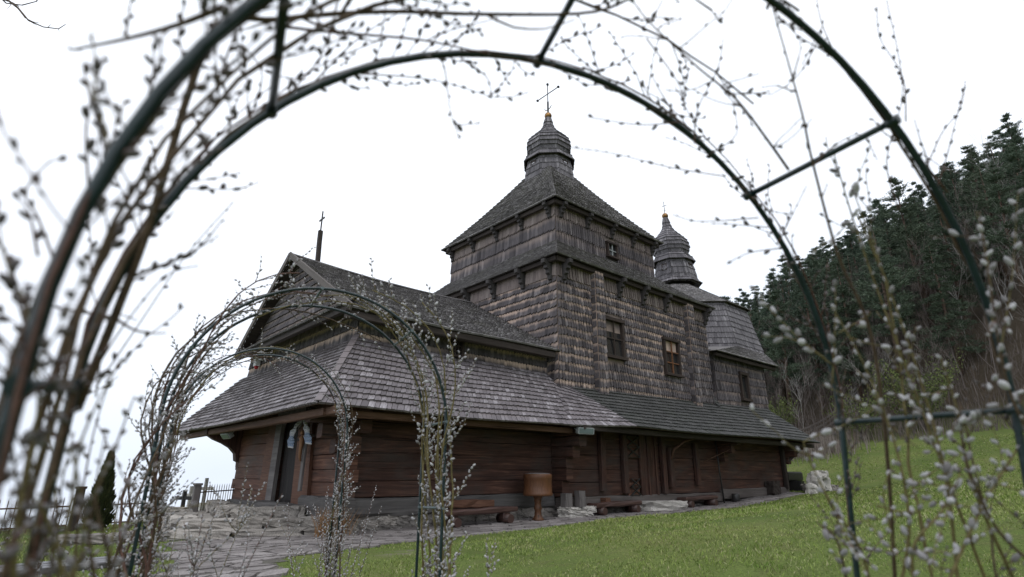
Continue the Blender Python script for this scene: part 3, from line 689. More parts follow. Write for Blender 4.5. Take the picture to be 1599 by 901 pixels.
# nave: lower tier
ZL = 6.32
def wallS(z0, z1, holes=(), **k):
    mb = MB(); shingles(mb, (X0, Y0, z0), (X1, Y0, z0), (X1, Y0, z1-.5), (X0, Y0, z1-.5), .27, .125, slant=True, holes=holes, mi=0, lift=.026, jag=.19, th=.03, twist=.012); shingles(mb, (X0, Y0, z1-.5), (X1, Y0, z1-.5), (X1, Y0, z1), (X0, Y0, z1), .5, .125, slant=True, mi=1, lift=.026, jag=.1, th=.03, twist=.012); return mb
W1, W2 = (14.17, 4.16), (17.42, 3.98)
hs = [hole(W1[0]-.52, W1[0]+.52, W1[1]-.7, W1[1]+.72), hole(W2[0]-.5, W2[0]+.5, W2[1]-.7, W2[1]+.74)]
part(wallS(2.3, 6.28, hs), 'shingled_wall', [M['shw'], M['shw_pale']], 'south wall of the nave')
mb = MB(); shingles(mb, (X0, Y1, 2.3), (X0, Y0, 2.3), (X0, Y0, 5.78), (X0, Y1, 5.78), .27, .125, slant=True, lift=.026, jag=.19, th=.03, twist=.012); shingles(mb, (X0, Y1, 5.78), (X0, Y0, 5.78), (X0, Y0, 6.28), (X0, Y1, 6.28), .5, .125, slant=True, mi=1, lift=.026, jag=.1, th=.03, twist=.012); part(mb, 'shingled_wall', [M['shw'], M['shw_pale']], 'west wall of the nave')
mb = MB(); shingles(mb, (X1, Y0, 2.3), (X1, Y1, 2.3), (X1, Y1, 6.28), (X1, Y0, 6.28), .38, .14); shingles(mb, (X1, Y1, 2.3), (X0, Y1, 2.3), (X0, Y1, 6.28), (X1, Y1, 6.28), .4, .3); part(mb, 'shingled_wall', M['shw'])
mb = MB(); mb.box((X0+.06, Y0+.15, 1.9), (X1-.06, Y1-.06, 6.3)); part(mb, 'wall_core', M['beam'])
for (x, z1) in ((13.4, 6.2), (18.72, 6.2)):
    mb = MB(); w = .2; y = Y0-.2
    shingles(mb, (x-w, y, 2.22), (x+w, y, 2.22), (x+w, y, z1), (x-w, y, z1), .27, .12, slant=True, lift=.022, jag=.17, th=.026, twist=.007); shingles(mb, (x-w, Y0, 2.25), (x-w, y, 2.25), (x-w, y, z1), (x-w, Y0, z1), .27, .13, back=.02); shingles(mb, (x+w, y, 2.25), (x+w, Y0, 2.25), (x+w, Y0, z1), (x+w, y, z1), .27, .13, back=.02)
    part(mb, 'pilaster', M['shw'])
window((W1[0], Y0-.02, W1[1]), .84, 1.14, 'y', (2, 2), 'frame', fr=.09)
window((W2[0], Y0-.02, W2[1]), .8, 1.18, 'y', (2, 3), 'frame_orange', fr=.08)
def bracket(p, d, h=.42, L=.3, w=.14):
    """Carved bracket with a stepped, scrolled edge."""
    p, d = Vector(p), Vector(d); sd = d.cross(V(0, 0, 1))
    pr = [(0, 0), (0, -h*1.25), (L*.25, -h*1.2), (L*.28, -h*.95), (L*.5, -h*.85), (L*.45, -h*.62), (L*.72, -h*.55), (L*.66, -h*.34), (L, -h*.25), (L, 0)]
    mb = MB(); mb.prism([p+d*a+V(0, 0, b)-sd*w/2 for a, b in pr], sd*w); return part(mb, 'bracket', M['bracket'])
for x in (11.9, 14.56, 15.87, 17.22, 19.95): bracket((x, Y0-.03, 6.24), (0, -1, 0), .5, .36)
for y in (11.35, 12.57, 14.01, 15.43, 16.9, 18.3): bracket((X0-.03, y, 6.24), (-1, 0, 0), .5, .36)
# lower tier roof
ux0, uy0, ux1, uy1 = 12.98, 12.42, 18.74, 18.56
e = .42; lx0, ly0, lx1, ly1 = X0-.30, Y0-.30, X1+.30, Y1+.30
ZLR = 7.66
def tier_roof(b0, z0, b1, z1, course, width, name, mats, flare=.0, lab=None):
    (a0, c0, a1, c1), (e0, f0, e1, f1) = b0, b1
    A = [(a0, c1, z0), (a0, c0, z0), (a1, c0, z0), (a1, c1, z0)]; B = [(e0, f1, z1), (e0, f0, z1), (e1, f0, z1), (e1, f1, z1)]
    def wp(p, u, v): return p+V(0, 0, -flare*math.sin(PI*min(1, v))-.02*math.sin(PI*u)*(1-v))
    for k in range(4):
        l = (k+1) % 4; mb = MB(); shingles(mb, A[k], A[l], B[l], B[k], course, width, slant=True, warp=wp, back_mi=1, jag=.14, lift=.022, th=.032); part(mb, name, mats, lab if k == 1 else None)
tier_roof((lx0, ly0, lx1, ly1), ZL, (ux0, uy0, ux1, uy1), ZLR, .17, .13, 'tier_roof', [M['sh_roof'], M['beam']], .06)
def fascia(b, z, name='eave_beam', h=.16, ins=.14):
    a0, c0, a1, c1 = b; a0 += ins; c0 += ins; a1 -= ins; c1 -= ins
    for p, q in (((a0, c0), (a1, c0)), ((a0, c1), (a0, c0)), ((a1, c0), (a1, c1)), ((a1, c1), (a0, c1))):
        mb = MB(); mb.beam((p[0], p[1], z-h/2), (q[0], q[1], z-h/2), .1, h, seg=8, wob=.006); part(mb, name, M['beam'])
fascia((lx0, ly0, lx1, ly1), ZL-.02)
# nave: upper tier
ZU = 9.16
UW = (15.98, 8.07)
mb = MB(); shingles(mb, (ux0, uy0, 7.5), (ux1, uy0, 7.5), (ux1, uy0, 9.1), (ux0, uy0, 9.1), .5, .12, slant=True, top_mi=1, holes=[hole(UW[0]-.3, UW[0]+.3, UW[1]-.34, UW[1]+.36)], lift=.026, jag=.12, th=.03, twist=.012); part(mb, 'shingled_wall', [M['shw_gray'], M['shw_pale']], 'south wall of the upper tier')
mb = MB(); shingles(mb, (ux0, uy1, 7.5), (ux0, uy0, 7.5), (ux0, uy0, 9.1), (ux0, uy1, 9.1), .5, .12, slant=True, top_mi=1, lift=.026, jag=.12, th=.03, twist=.012); part(mb, 'shingled_wall', [M['shw_gray'], M['shw_pale']], 'west wall of the upper tier')
mb = MB(); shingles(mb, (ux1, uy0, 7.5), (ux1, uy1, 7.5), (ux1, uy1, 9.1), (ux1, uy0, 9.1), .4, .2); shingles(mb, (ux1, uy1, 7.5), (ux0, uy1, 7.5), (ux0, uy1, 9.1), (ux1, uy1, 9.1), .4, .3); part(mb, 'shingled_wall', M['shw'])
mb = MB(); mb.box((ux0+.06, uy0+.15, 7.2), (ux1-.06, uy1-.06, 9.2)); part(mb, 'wall_core', M['beam'])
window((UW[0], uy0-.02, UW[1]), .46, .5, 'y', (2, 2), 'greymetal', fr=.06)
for x in (13.2, 14.59, 15.99, 17.3, 18.6): bracket((x, uy0-.02, 9.1), (0, -1, 0), .42, .33)
for y in (12.65, 14.07, 15.5, 16.97, 18.42): bracket((ux0-.02, y, 9.1), (-1, 0, 0), .42, .33)
vx0, vy0, vx1, vy1 = ux0-.32, uy0-.32, ux1+.32, uy1+.32
DC = (15.86, 15.49)
tier_roof((vx0, vy0, vx1, vy1), ZU, (DC[0]-.75, DC[1]-.75, DC[0]+.75, DC[1]+.75), 12.45, .21, .14, 'tower_roof', [M['sh_roof'], M['beam']], .1)
fascia((vx0, vy0, vx1, vy1), ZU-.02)
# octagonal lanterns with onion domes
def ngon_shingles(mb, c, prof, n, rot, course, width, lean=(0, 0), mi=0, back_mi=0, cap=True):
    """Shingled n-gon bands between the profile points (r, z); one band can hold several courses."""
    for (r0, z0), (r1, z1) in zip(prof[:-1], prof[1:]):
        for k in range(n):
            a0, a1 = 2*PI*(k+rot)/n, 2*PI*(k+1+rot)/n
            def Q(r, z, a): return (c[0]+r*math.cos(a)+lean[0]*(z-c[2]), c[1]+r*math.sin(a)+lean[1]*(z-c[2]), z)
            shingles(mb, Q(r0, z0, a0), Q(r0, z0, a1), Q(r1, z1, a1), Q(r1, z1, a0), course, width, slant=True, mi=mi, back=.03, back_mi=back_mi, drip=.02, jag=.12)
def lantern(c, zb, rb, k, lean, label, skirt_low=False):
    n, rot = 8, .5; c3 = (c[0], c[1], zb)
    mb = MB(); ngon_shingles(mb, c3, [(rb*1.06, zb-.3), (rb*.98, zb+.45*k), (rb*.88, zb+.95*k)], n, rot, .34, .1, lean); 
    drum = part(mb, 'lantern_drum', M['sh_dome'], label)
    for kk in (3, 5, 7, 1):
        a = 2*PI*(kk+.5+rot)/n; d = V(math.cos(a), math.sin(a), 0); sd = d.cross(V(0, 0, 1)); r = rb*.935*math.cos(PI/n)+.01; z = zb+.5*k
        p = V(c[0], c[1], z)+d*r+V(lean[0], lean[1], 0)*(z-zb)
        wb = MB(); wb.prism([p+sd*.11-V(0, 0, .14), p-sd*.11-V(0, 0, .14), p-sd*.11+V(0, 0, .14), p+sd*.11+V(0, 0, .14)], d*.04); wo = part(wb, 'lantern_window', M['glass'], None, drum)
        wb = MB()
        for s_ in (-1, 1): wb.beam(p+sd*.12*s_-V(0, 0, .17)+d*.035, p+sd*.12*s_+V(0, 0, .17)+d*.035, .05, .04, d)
        for s_ in (-1, 1): wb.beam(p-sd*.15+V(0, 0, .155*s_)+d*.037, p+sd*.15+V(0, 0, .155*s_)+d*.037, .05, .04, d)
        part(wb, 'frame', M['frame'], None, wo)
    mb = MB(); ngon_shingles(mb, c3, [(rb*1.07, zb+.86*k), (rb*.98, zb+1.08*k), (rb*.76, zb+1.3*k)], n, rot, .2, .1, lean, 0, 1); part(mb, 'skirt_roof', [M['sh_dome'], M['beam']])
    ps = [(.76, 1.28), (.84, 1.46), (.90, 1.64), (.885, 1.84), (.82, 2.02), (.70, 2.18), (.55, 2.34), (.40, 2.5), (.28, 2.66), (.20, 2.84), (.155, 3.06), (.13, 3.3)]
    prof = []
    for i, (r, z) in enumerate(ps[:-1]):
        prof.append((r*rb+.03*rb, zb+z*k))
    mb = MB()
    for i in range(len(ps)-1):
        (r0, z0), (r1, z1) = ps[i], ps[i+1]
        ngon_shingles(mb, c3, [(r0*rb*1.02+.025, zb+z0*k-.02), (r1*rb*1.02, zb+z1*k)], n, rot, .5, .1, lean)
    part(mb, 'onion_dome', M['sh_dome'])
    zt = zb+3.3*k; top = V(c[0]+lean[0]*(zt-zb), c[1]+lean[1]*(zt-zb), zt)
    mb = MB(); R = .17*min(1, k*1.05); mb.lathe([(R*math.sin(a)+.001, -R*math.cos(a)) for a in np.linspace(.05, PI-.05, 11)], top+V(0, 0, R*.8), 14); part(mb, 'ball', M['copper'])
    return top+V(0, 0, R*1.7)
tp = lantern(DC, 12.22, 1.08, 1.0, (0, 0), 'octagonal shingled drum under the dome')
mb = MB(); mb.beam(tp-V(0, 0, .05), tp+V(0, 0, .62), .07, .07, (1, 0, 0)); mb.tube([tp+V(0, 0, .55), tp+V(0, 0, 1.55)], .022, 6); mb.beam(tp+V(0, -.66, 1.05), tp+V(0, .66, 1.05), .035, .035)
mb.tube([tp+V(0, .24*math.cos(a), .42+.24*math.sin(a)) for a in np.linspace(-.15-PI+.6, -.6+.15, 10)], .018, 5)
for p in ((0, -.68, 1.05), (0, .68, 1.05), (0, 0, 1.58)): mb.rock(tp+Vector(p), (.09, .09, .09), 0, 0, .02, .0)
part(mb, 'cross', M['iron'], 'thin iron cross with a crescent')

# sanctuary: south sacristy wall, mansard octagon, lantern
mb = MB()
sx0, sx1, sy = 20.75, 25.05, 11.35
shingles(mb, (sx0, sy, 2.4), (sx1, sy, 2.6), (sx1, sy, 4.72), (sx0, sy, 4.72), .38, .12, twist=.01, lift=.024, th=.028, jag=.12, slant=True, top_mi=1, holes=[hole(22.6, 23.35, 2.95, 4.1)]); part(mb, 'shingled_wall', [M['shw_gray'], M['shw_gray']], 'south wall of the sanctuary')
mb = MB(); shingles(mb, (sx0, 14, 2.3), (sx0, sy, 2.3), (sx0, sy, 4.72), (sx0, 14, 4.72), .38, .12, twist=.01, lift=.024, th=.028, jag=.12, slant=True); part(mb, 'shingled_wall', M['shw_gray']); mb = MB(); shingles(mb, (sx1, sy, 2.6), (sx1, 19.5, 2.6), (sx1, 19.5, 4.72), (sx1, sy, 4.72), .38, .12, twist=.01, lift=.024, th=.028, jag=.12, slant=True); part(mb, 'shingled_wall', M['shw_gray'])
mb = MB(); mb.box((sx0+.06, sy+.15, 2.0), (sx1-.06, 19.4, 4.7)); mb.box((X1-.1, 13.0, 2.0), (sx0+.2, 18, 4.7)); part(mb, 'wall_core', M['beam'])
window((22.97, sy-.03, 3.52), .5, .98, 'y', (1, 1), 'frame', fr=.1)
# oriel opening in the gap between nave and sanctuary
mb = MB(); shingles(mb, (20.1, 11.0, 2.5), (20.75, 11.2, 2.5), (20.75, 11.6, 3.1), (20.1, 11.6, 3.1), .2, .11); part(mb, 'gusset_roof', M['sh_dark'])
OC = (24.55, 15.49)
OA = 3.52
def oct_pts(ap, hs, z, cx=OC[0], cy=OC[1]):
    return [(cx-ap, cy+hs, z), (cx-ap, cy-hs, z), (cx-hs, cy-ap, z), (cx+hs, cy-ap, z), (cx+ap, cy-hs, z), (cx+ap, cy+hs, z), (cx+hs, cy+ap, z), (cx-hs, cy+ap, z)]
# flared lower eave: square skirt
mb = MB()
def skirt(x0, y0, x1, y1, z0, P1, z1):
    shingles(mb, (x0, y1, z0), (x0, y0, z0), P1[1], P1[0], .2, .12, slant=True, back_mi=1); shingles(mb, (x0, y0, z0), (x1, y0, z0+.02), P1[3], P1[2], .2, .12, slant=True, back_mi=1)
    shingles(mb, (x1, y0, z0+.02), (x1, y1, z0+.02), P1[5], P1[4], .2, .12, slant=True, back_mi=1)
    mb.face([(x0, y0, z0), P1[2], P1[1]], [(0, 0), (1, 0), (1, 1)], 0); mb.face([(x1, y0, z0+.02), P1[4], P1[3]], [(0, 0), (1, 0), (1, 1)], 0)
P1 = oct_pts(3.95, 1.25, 5.35)
skirt(20.35, 10.95, 25.75, 19.9, 4.66, P1, 5.35); part(mb, 'skirt_roof', [M['sh_roof'], M['beam']], 'flared skirt roof around the sanctuary')
A = oct_pts(3.98, 1.25, 5.2); B = oct_pts(3.42, 1.05, 7.62)
for k in range(8):
    l = (k+1) % 8
    if k in (5, 6): course, wd = .5, .4
    else: course, wd = .27, .12
    mb = MB(); shingles(mb, A[k], A[l], B[l], B[k], course, wd, slant=True, mi=0, lift=.022, jag=.08); part(mb, 'mansard_roof', M['sh_dome'])
T_ = [(25.25+r*math.cos(a), 15.49+r*math.sin(a), 9.35) for r, a in [(.95, PI*(1-1/8)), (.95, PI*(1+1/8)), (.95, PI*(1.5-1/8)), (.95, PI*(1.5+1/8)), (.95, -PI/8), (.95, PI/8), (.95, PI*(.5-1/8)), (.95, PI*(.5+1/8))]]
B2 = oct_pts(3.6, 1.1, 7.52)
for k in range(8):
    l = (k+1) % 8; mb = MB(); shingles(mb, B2[k], B2[l], T_[l], T_[k], .22 if k < 5 else .5, .13 if k < 5 else .4, slant=True, back_mi=1, jag=.08); part(mb, 'cap_roof', [M['sh_roof'], M['beam']])
fz = MB()
for z, x0, x1, y in ((4.56, 20.5, 25.65, 11.1),): fz.beam((x0, y, z), (x1, y, z), .1, .14, seg=6, wob=.006)
part(fz, 'eave_beam', M['beam'])
SL = (-.15, 0)
mb = MB(); ngon_shingles(mb, (25.4, 15.49, 9.6), [(1.28, 9.55), (1.0, 9.85)], 8, .5, .2, .11, SL, 0, 1); part(mb, 'skirt_roof', [M['sh_dome'], M['beam']])
tp2 = lantern((25.38, 15.49), 9.85, 1.05, 1.06, SL, 'leaning octagonal drum of the sanctuary')
mb = MB(); mb.tube([tp2-V(0, 0, .05), tp2+V(-.02, 0, .72)], .016, 6); mb.beam(tp2+V(0, -.16, .46), tp2+V(0, .16, .46), .022, .022); mb.tube([tp2+V(0, .14*math.cos(a), .3+.14*math.sin(a)) for a in np.linspace(-2.7, -.4, 7)], .01, 5); part(mb, 'cross', M['iron'], 'small thin cross over the sanctuary')

# ------------------------------------------------------------------ things on and around the church
def floodlight(name, c, d, w, label, lens_mat='glass_lamp'):
    o = empty(name, c); c = Vector(c); d = Vector(d).normalized(); sd = d.cross(V(0, 0, 1)).normalized(); up = sd.cross(d)
    mb = MB(); mb.beam(c-d*.06, c+d*.06, w, .17, up, ch=.15); mb.build('casing', M['greymetal'], o)
    mb = MB(); mb.beam(c+d*.06, c+d*.072, w*.86, .12, up, ch=.05); mb.build('lens', M[lens_mat], o)
    mb = MB(); mb.tube([c-sd*w*.53, c-sd*w*.53-d*.12+up*.05, c+sd*w*.53-d*.12+up*.05, c+sd*w*.53], .012, 5); mb.build('mounting_bracket', M['greymetal'], o)
    return tag(o, label, 'floodlight')
floodlight('floodlight', (4.72, 17.1, 1.0), (-.75, -.1, -.6), .5, 'grey floodlight under the west eave left of the church door')
floodlight('floodlight', (11.5, 10.1, 1.1), (-.25, -1, -.15), .5, 'grey rectangular floodlight under the south eave above the wooden tub')
o = empty('alarm_siren', (5.5, 18.0, 3.2)); mb = MB(); mb.box((5.42, 17.88, 3.12), (5.56, 18.1, 3.42)); mb.build('casing', M['whitewash'], o); mb = MB(); mb.lathe([(.035, -.09), (.06, -.05), (.065, 0)], (5.49, 17.99, 3.118), 10); mb.build('lamp', M['red'], o)
tag(o, 'small white alarm box with a red lamp on the west gable wall', 'alarm siren')
# crucifix leaning by the door and its towel
o = empty('crucifix', (5.22, 12.91, -.36)); mb = MB()
b0, b1 = V(5.22, 12.91, -.36), V(5.3, 13.07, 1.2); mb.beam(b0, b1, .14, .05, (1, 0, 0)); a = b0.lerp(b1, .74); mb.beam(a+V(-.004, -.34, .03), a+V(-.004, .34, -.05), .05, .12, (1, 0, 0)); mb.build('cross', M['post_grey'], o, 'tall grey wooden cross')
mb = MB(); q = V(-.06, 0, 0)
def cp(t, s, off=0): return b0.lerp(b1, t)+V(-.065-off, s, 0)
mb.tube([cp(.40, 0), cp(.47, .01, .02), cp(.56, .0, .03), cp(.64, 0, .02), cp(.72, 0, .02), cp(.76, .0, .02)], [.022, .035, .04, .05, .065, .03], 8); mb.lathe([(.002, -.06), (.04, -.03), (.045, .01), (.03, .05), (.002, .06)], cp(.80, .015, .03), 8)
for s in (-1, 1): mb.tube([cp(.745, .05*s, .015), cp(.745, .17*s), cp(.755, .29*s)], [.024, .018, .014], 6)
mb.build('figure', M['tub_light'], o, 'carved wooden body on the cross')
tag(o, 'tall wooden crucifix with a carved figure leaning right of the church door', 'crucifix')
mb = MB(); top = V(5.2, 13.08, 1.22); K = 10
def strip(pts, w0, w1, base):
    prev = None
    for k, (p, t) in enumerate(pts):
        w = (w0+(w1-w0)*t)/2; fold = .02*math.sin(k*2.1); l = (p+V(fold, w, .03*t), t); r = (p+V(-fold, -w, -.0), t)
        if prev:
            mb.face([prev[0][0], prev[1][0], r[0], l[0]], [(0, 1-prev[0][1]), (1, 1-prev[0][1]), (1, 1-t), (0, 1-t)], 0, True)
        prev = (l, r)
for s in (1, -1):
    end = V(5.12, 12.95+.5*s, .55 if s > 0 else .6)
    pts = []
    for k in range(K+1):
        t = k/K; p = top.lerp(end, t)+V(-.05*math.sin(PI*t), .12*s*math.sin(PI*t), .05*math.sin(PI*t)); pts.append((p, t))
    strip(pts, .12, .4, s)
tw = mb.build('embroidered_towel', M['towel']); sm_ = tw.modifiers.new('thickness', 'SOLIDIFY'); sm_.thickness = .012
tag(tw, 'white towel with blue embroidered ends draped over the crucifix', 'towel')
# wooden tub on a turned post
tc = V(10.36, 10.72, -1.07); o = empty('wooden_tub', tc)
mb = MB(); mb.lathe([(.14, 0), (.15, .04), (.115, .08), (.09, .14), (.085, .24), (.105, .28), (.088, .33), (.08, .42), (.1, .46), (.085, .5), (.12, .54), (.13, .58)], tc, 14); mb.build('turned_post', M['tub'], o)
mb = MB(); mb.lathe([(.30, .57), (.36, .575), (.372, .60), (.37, .64), (.358, .66), (.35, .8), (.352, .96), (.362, .985), (.36, 1.06), (.35, 1.085), (.33, 1.09)], tc, 28); mb.build('tub', M['tub'], o)
mb = MB(); mb.lathe([(.31, 1.07), (.315, 1.10), (.2, 1.115), (.01, 1.118)], tc, 24); mb.build('lid', M['post_grey'], o)
tag(o, 'round varnished wooden tub standing on a turned post by the wall', 'wooden tub')
# log benches
def bench(x0, x1, y, z, label, w=.34, legs=2):
    o = empty('log_bench', ((x0+x1)/2, y, z-.3)); mb = MB(); mb.beam((x0, y, z), (x1, y+.03, z+.03), w, .12, wob=.012, seg=7, ch=.25); mb.build('seat', M['bench'], o)
    for k in range(legs):
        x = x0+(x1-x0)*(.14+.72*k/(legs-1)); mb = MB(); zz = g(x, y)+.02
        mb.tube([(x, y-.22, zz+.1), (x, y+.2, zz+.1)], [.1, .11], 10); mb.beam((x, y, zz+.1), (x, y, z-.04), .18, .22, (1, 0, 0)); mb.build('leg', M['bench'], o)
    return tag(o, label, 'bench', 'log benches along the south wall')
bench(7.5, 9.6, 10.75, -.80, 'dark red log bench left of the wooden tub'); bench(12.35, 14.4, 10.7, -.78, 'dark log bench between the stacked stones and the white slab'); bench(16.75, 18.75, 10.75, -.72, 'dark log bench right of the white slab, nearest the iron pole')
mb = MB(); mb.rock((15.65, 10.7, -.92), (1.95, .6, .36), 0, .02, .07, .85); tag(mb.build('stone_slab', M['white_stone']), 'long whitish stone slab lying between two log benches', 'stone slab')
o = empty('stone_stack', (11.8, 10.75, -1.1)); 
for (c, s) in (((11.75, 10.72, -1.0), (.95, .4, .2)), ((11.55, 10.76, -.86), (.55, .34, .12)), ((12.15, 10.7, -.87), (.4, .34, .16))): mb = MB(); mb.rock(c, s, 0, .03, .08, .85); mb.build('stone', M['white_stone'], o)
tag(o, 'low stack of whitish stones at the nave corner', 'stones')
for (x, y, w, h, lab) in ((11.45, 10.78, .26, .34, 'short grey squared wood block left on the stone stack'), (11.95, 10.76, .24, .4, 'taller pale grey wood block on the right of the stone stack')):
    mb = MB(); mb.beam((x, y, -.80), (x, y, -.80+h), w, .22, (0, 1, 0), wob=.01, seg=2); tag(mb.build('wood_block', M['post_grey']), lab, 'wood block')
mb = MB(); mb.beam((13.0, 10.85, -.70), (13.22, 10.85, -.70), .2, .2, wob=.01); tag(mb.build('wood_block', M['door_board']), 'small orange brown wood block on the log bench by the nave corner', 'wood block')
mb = MB(); mb.tube([(19.56, 10.85, g(19.5, 10.8)), (19.53, 10.9, .2), (19.53, 10.93, 1.22)], .026, 8); tag(mb.build('iron_pole', M['iron']), 'thin dark iron pole upright against the south wall', 'pole')
mb = MB(); mb.lathe([(.13, 0), (.15, .02), (.14, .26), (.12, .3)], (20.2, 10.75, g(20.2, 10.75)), 12); tag(mb.build('dark_bucket', M['iron']), 'small dark bucket beside the iron pole', 'bucket')
mb = MB(); mb.rock((23.4, 10.85, -.45), (.62, .35, .5), 0, .05, .05, .95); tag(mb.build('wood_block', M['beam']), 'dark square block near the east end of the south wall', 'wood block')
# logs by the left bench
mb = MB(); mb.beam((7.75, 11.05, -.62), (9.2, 11.1, -.66), .2, .17, wob=.02, seg=6); tag(mb.build('fallen_beam', M['door_board']), 'splintered orange brown beam lying behind the log bench', 'beam')
# rubble stones at the east corner
rub = [((24.6, 9.85, -.5), (.42, .38, .4)), ((25.35, 9.95, -.2), (.5, .45, .75)), ((25.85, 9.9, -.3), (.5, .4, .55)), ((25.7, 9.75, .05), (.36, .3, .3)), ((26.3, 9.75, -.5), (.5, .3, .25)), ((24.95, 10.15, -.45), (.4, .35, .3))]
labs = ['lowest whitish lump at the left of the rubble heap', 'big broken whitish stone in the rubble heap', 'whitish boulder at the right of the rubble heap', 'small white stone topping the rubble heap', 'flat grey stone trailing from the rubble heap', 'grey stone half behind the rubble heap']
for (c, s), lab in zip(rub, labs):
    mb = MB(); z = g(c[0], c[1]); mb.rock((c[0], c[1], max(c[2], z+s[2]*.35)), s, 0, None, .2, .6); tag(mb.build('rubble_stone', M['white_stone'] if 'grey' not in lab else M['stone']), lab, 'stone', 'rubble by the east corner')
o = empty('water_trough', (26.0, 11.2, -.3)); mb = MB(); mb.beam((25.2, 11.2, -.02), (26.6, 11.2, -.02), .5, .38, ch=.15); mb.build('trough', M['iron'], o); mb = MB(); mb.beam((25.9, 11.2, -.7), (25.9, 11.2, -.2), .4, 1.0, (0, 1, 0)); mb.build('base', M['iron'], o); tag(o, 'black trough behind the rubble at the east corner', 'trough')
# stone steps
o = empty('stone_steps', (4.6, 14, -1.15))
def stone_row(p, q, z0, z1, depth, s, seedless=0):
    mb = MB(); p, q = Vector((*p, 0)), Vector((*q, 0)); L = (q-p).length; t = (q-p).normalized(); x = 0
    while x < L:
        w = min(random.uniform(.6, 1.5)*s, L-x+.05); c = p+t*(x+w/2); mb.rock((c.x, c.y, (z0+z1)/2), (w*1.03, depth*random.uniform(.9, 1.1), (z1-z0)*random.uniform(.85, 1.2)), 0, math.atan2(t.y, t.x)+random.uniform(-.06, .06), .09, .92); x += w
    return mb
mb = stone_row((2.75, 12.6), (5.6, 11.2), -1.2, -1.02, .5, .9); mb2 = stone_row((2.5, 13.1), (5.6, 11.75), -1.22, -1.06, .6, .9)
for m2 in (mb2,):
    off = len(mb.v); mb.v += m2.v; mb.f += [tuple(i+off for i in f) for f in m2.f]; mb.uv += m2.uv; mb.mi += m2.mi; mb.sm += m2.sm
def slabfill(mb, poly, z):
    mb.prism([(x, y, z-.3) for x, y in poly], (0, 0, .3))
slabfill(mb, [(2.7, 13.0), (5.5, 11.9), (5.5, 18), (3.6, 18)], -1.08)
mb.build('step', M['step_stone'], o, 'lowest wide stone step')
mb = stone_row((3.0, 12.9), (5.35, 12.05), -1.06, -.85, .5, .6); m2 = stone_row((3.05, 12.8), (3.9, 17.4), -1.1, -.86, .5, .7)
off = len(mb.v); mb.v += m2.v; mb.f += [tuple(i+off for i in f) for f in m2.f]; mb.uv += m2.uv; mb.mi += m2.mi; mb.sm += m2.sm
slabfill(mb, [(3.2, 13.0), (5.4, 12.2), (5.4, 17.6), (4.0, 17.4)], -.93); mb.build('step', M['step_stone'], o, 'middle stone step')
mb = stone_row((4.15, 13.6), (5.3, 12.7), -.93, -.68, .5, .5); m2 = stone_row((4.1, 13.6), (4.7, 17.2), -.95, -.69, .45, .55)
off = len(mb.v); mb.v += m2.v; mb.f += [tuple(i+off for i in f) for f in m2.f]; mb.uv += m2.uv; mb.mi += m2.mi; mb.sm += m2.sm
slabfill(mb, [(4.3, 13.7), (5.4, 13.1), (5.4, 17.3), (4.9, 17.2)], -.79); mb.build('step', M['step_stone'], o, 'top stone step below the door sill')
tag(o, 'rough fieldstone steps in front of the west church door', 'steps')
# edging stones left of the path
ed = [(1.45, 13.0, .75), (2.15, 12.85, .6), (2.65, 12.6, .5)]
for (x, y, s), lab in zip(ed, ('leftmost long flat edging stone in the grass', 'middle flat edging stone left of the steps', 'small edging stone touching the lowest step')):
    mb = MB(); mb.rock((x, y, g(x, y)+.06), (s, .4, .2), 0, -.3, .1, .8); tag(mb.build('edging_stone', M['stone']), lab, 'stone', 'edging stones')
# clump of dry grass at the sill corner
P, D, S = [], [], []
for k in range(420):
    P.append((5.15+rng.normal(0, .13), 10.98+rng.normal(0, .13), -1.12)); D.append((rng.normal(0, .28), rng.normal(0, .28), 1)); S.append((.006, .05, rng.uniform(.25, .62)))
c_ = batch('dry_grass_clump', [(-1, 0, 0), (1, 0, 0), (.6, .5, .6), (-.6, .5, .6), (0, 1.6, 1)], [(0, 1, 2, 3), (3, 2, 4)], [M['dry']], frames(P, D, np.array(S)), sm=False); tag(c_, 'orange dry grass clump at the corner of the church sill', 'dry grass')
# bench at lower left
o = empty('garden_bench', (.75, 6.6, -1.2)); mb = MB()
for k in range(3): mb.beam((.05, 6.42+k*.15, -.77), (1.28, 6.5+k*.15, -.76), .14, .05, seg=3, wob=.004)
mb.build('seat', M['bench_grey'], o)
for x in (.22, 1.1): mb = MB(); mb.beam((x, 6.62, -1.22), (x, 6.62, -.8), .34, .1, (1, 0, 0)); mb.build('leg', M['bench_grey'], o)
mb = MB(); mb.beam((.22, 6.62, -1.02), (1.1, 6.62, -1.02), .05, .1); mb.build('stretcher', M['bench_grey'], o)
tag(o, 'low dark plank bench in the grass left of the path', 'bench')

# churchyard fence, posts, graves, thuja
def iron_fence(p, q, h, label):
    p, q = Vector(p), Vector(q); o = empty('iron_fence', (p+q)/2); L = (q-p).length; d = (q-p)/L; n = int(L/.13)
    mb = MB()
    for z in (.12, h-.12): mb.beam(p+V(0, 0, z), q+V(0, 0, z), .025, .03)
    mb.build('rail', M['rust'], o); mb = MB()
    for k in range(n+1):
        a = p+d*(k*L/n); mb.tube([a+V(0, 0, .02), a+V(0, 0, h), a+V(0, 0, h+.07)], [.009, .009, .002], 5)
    mb.build('picket', M['rust'], o); return tag(o, label, 'fence', 'iron picket fences')
def gp(x, y): return V(x, y, g(x, y))
iron_fence(gp(1.7, 16.0), gp(3.05, 16.2), .62, 'iron picket fence between the thuja and the dark post'); iron_fence(gp(4.2, 17.0), gp(6.2, 19.2), .8, 'iron picket fence next to the church corner')
iron_fence(gp(.2, 15.9), gp(1.5, 16.0), .62, 'iron picket fence left of the thuja, behind the willow')
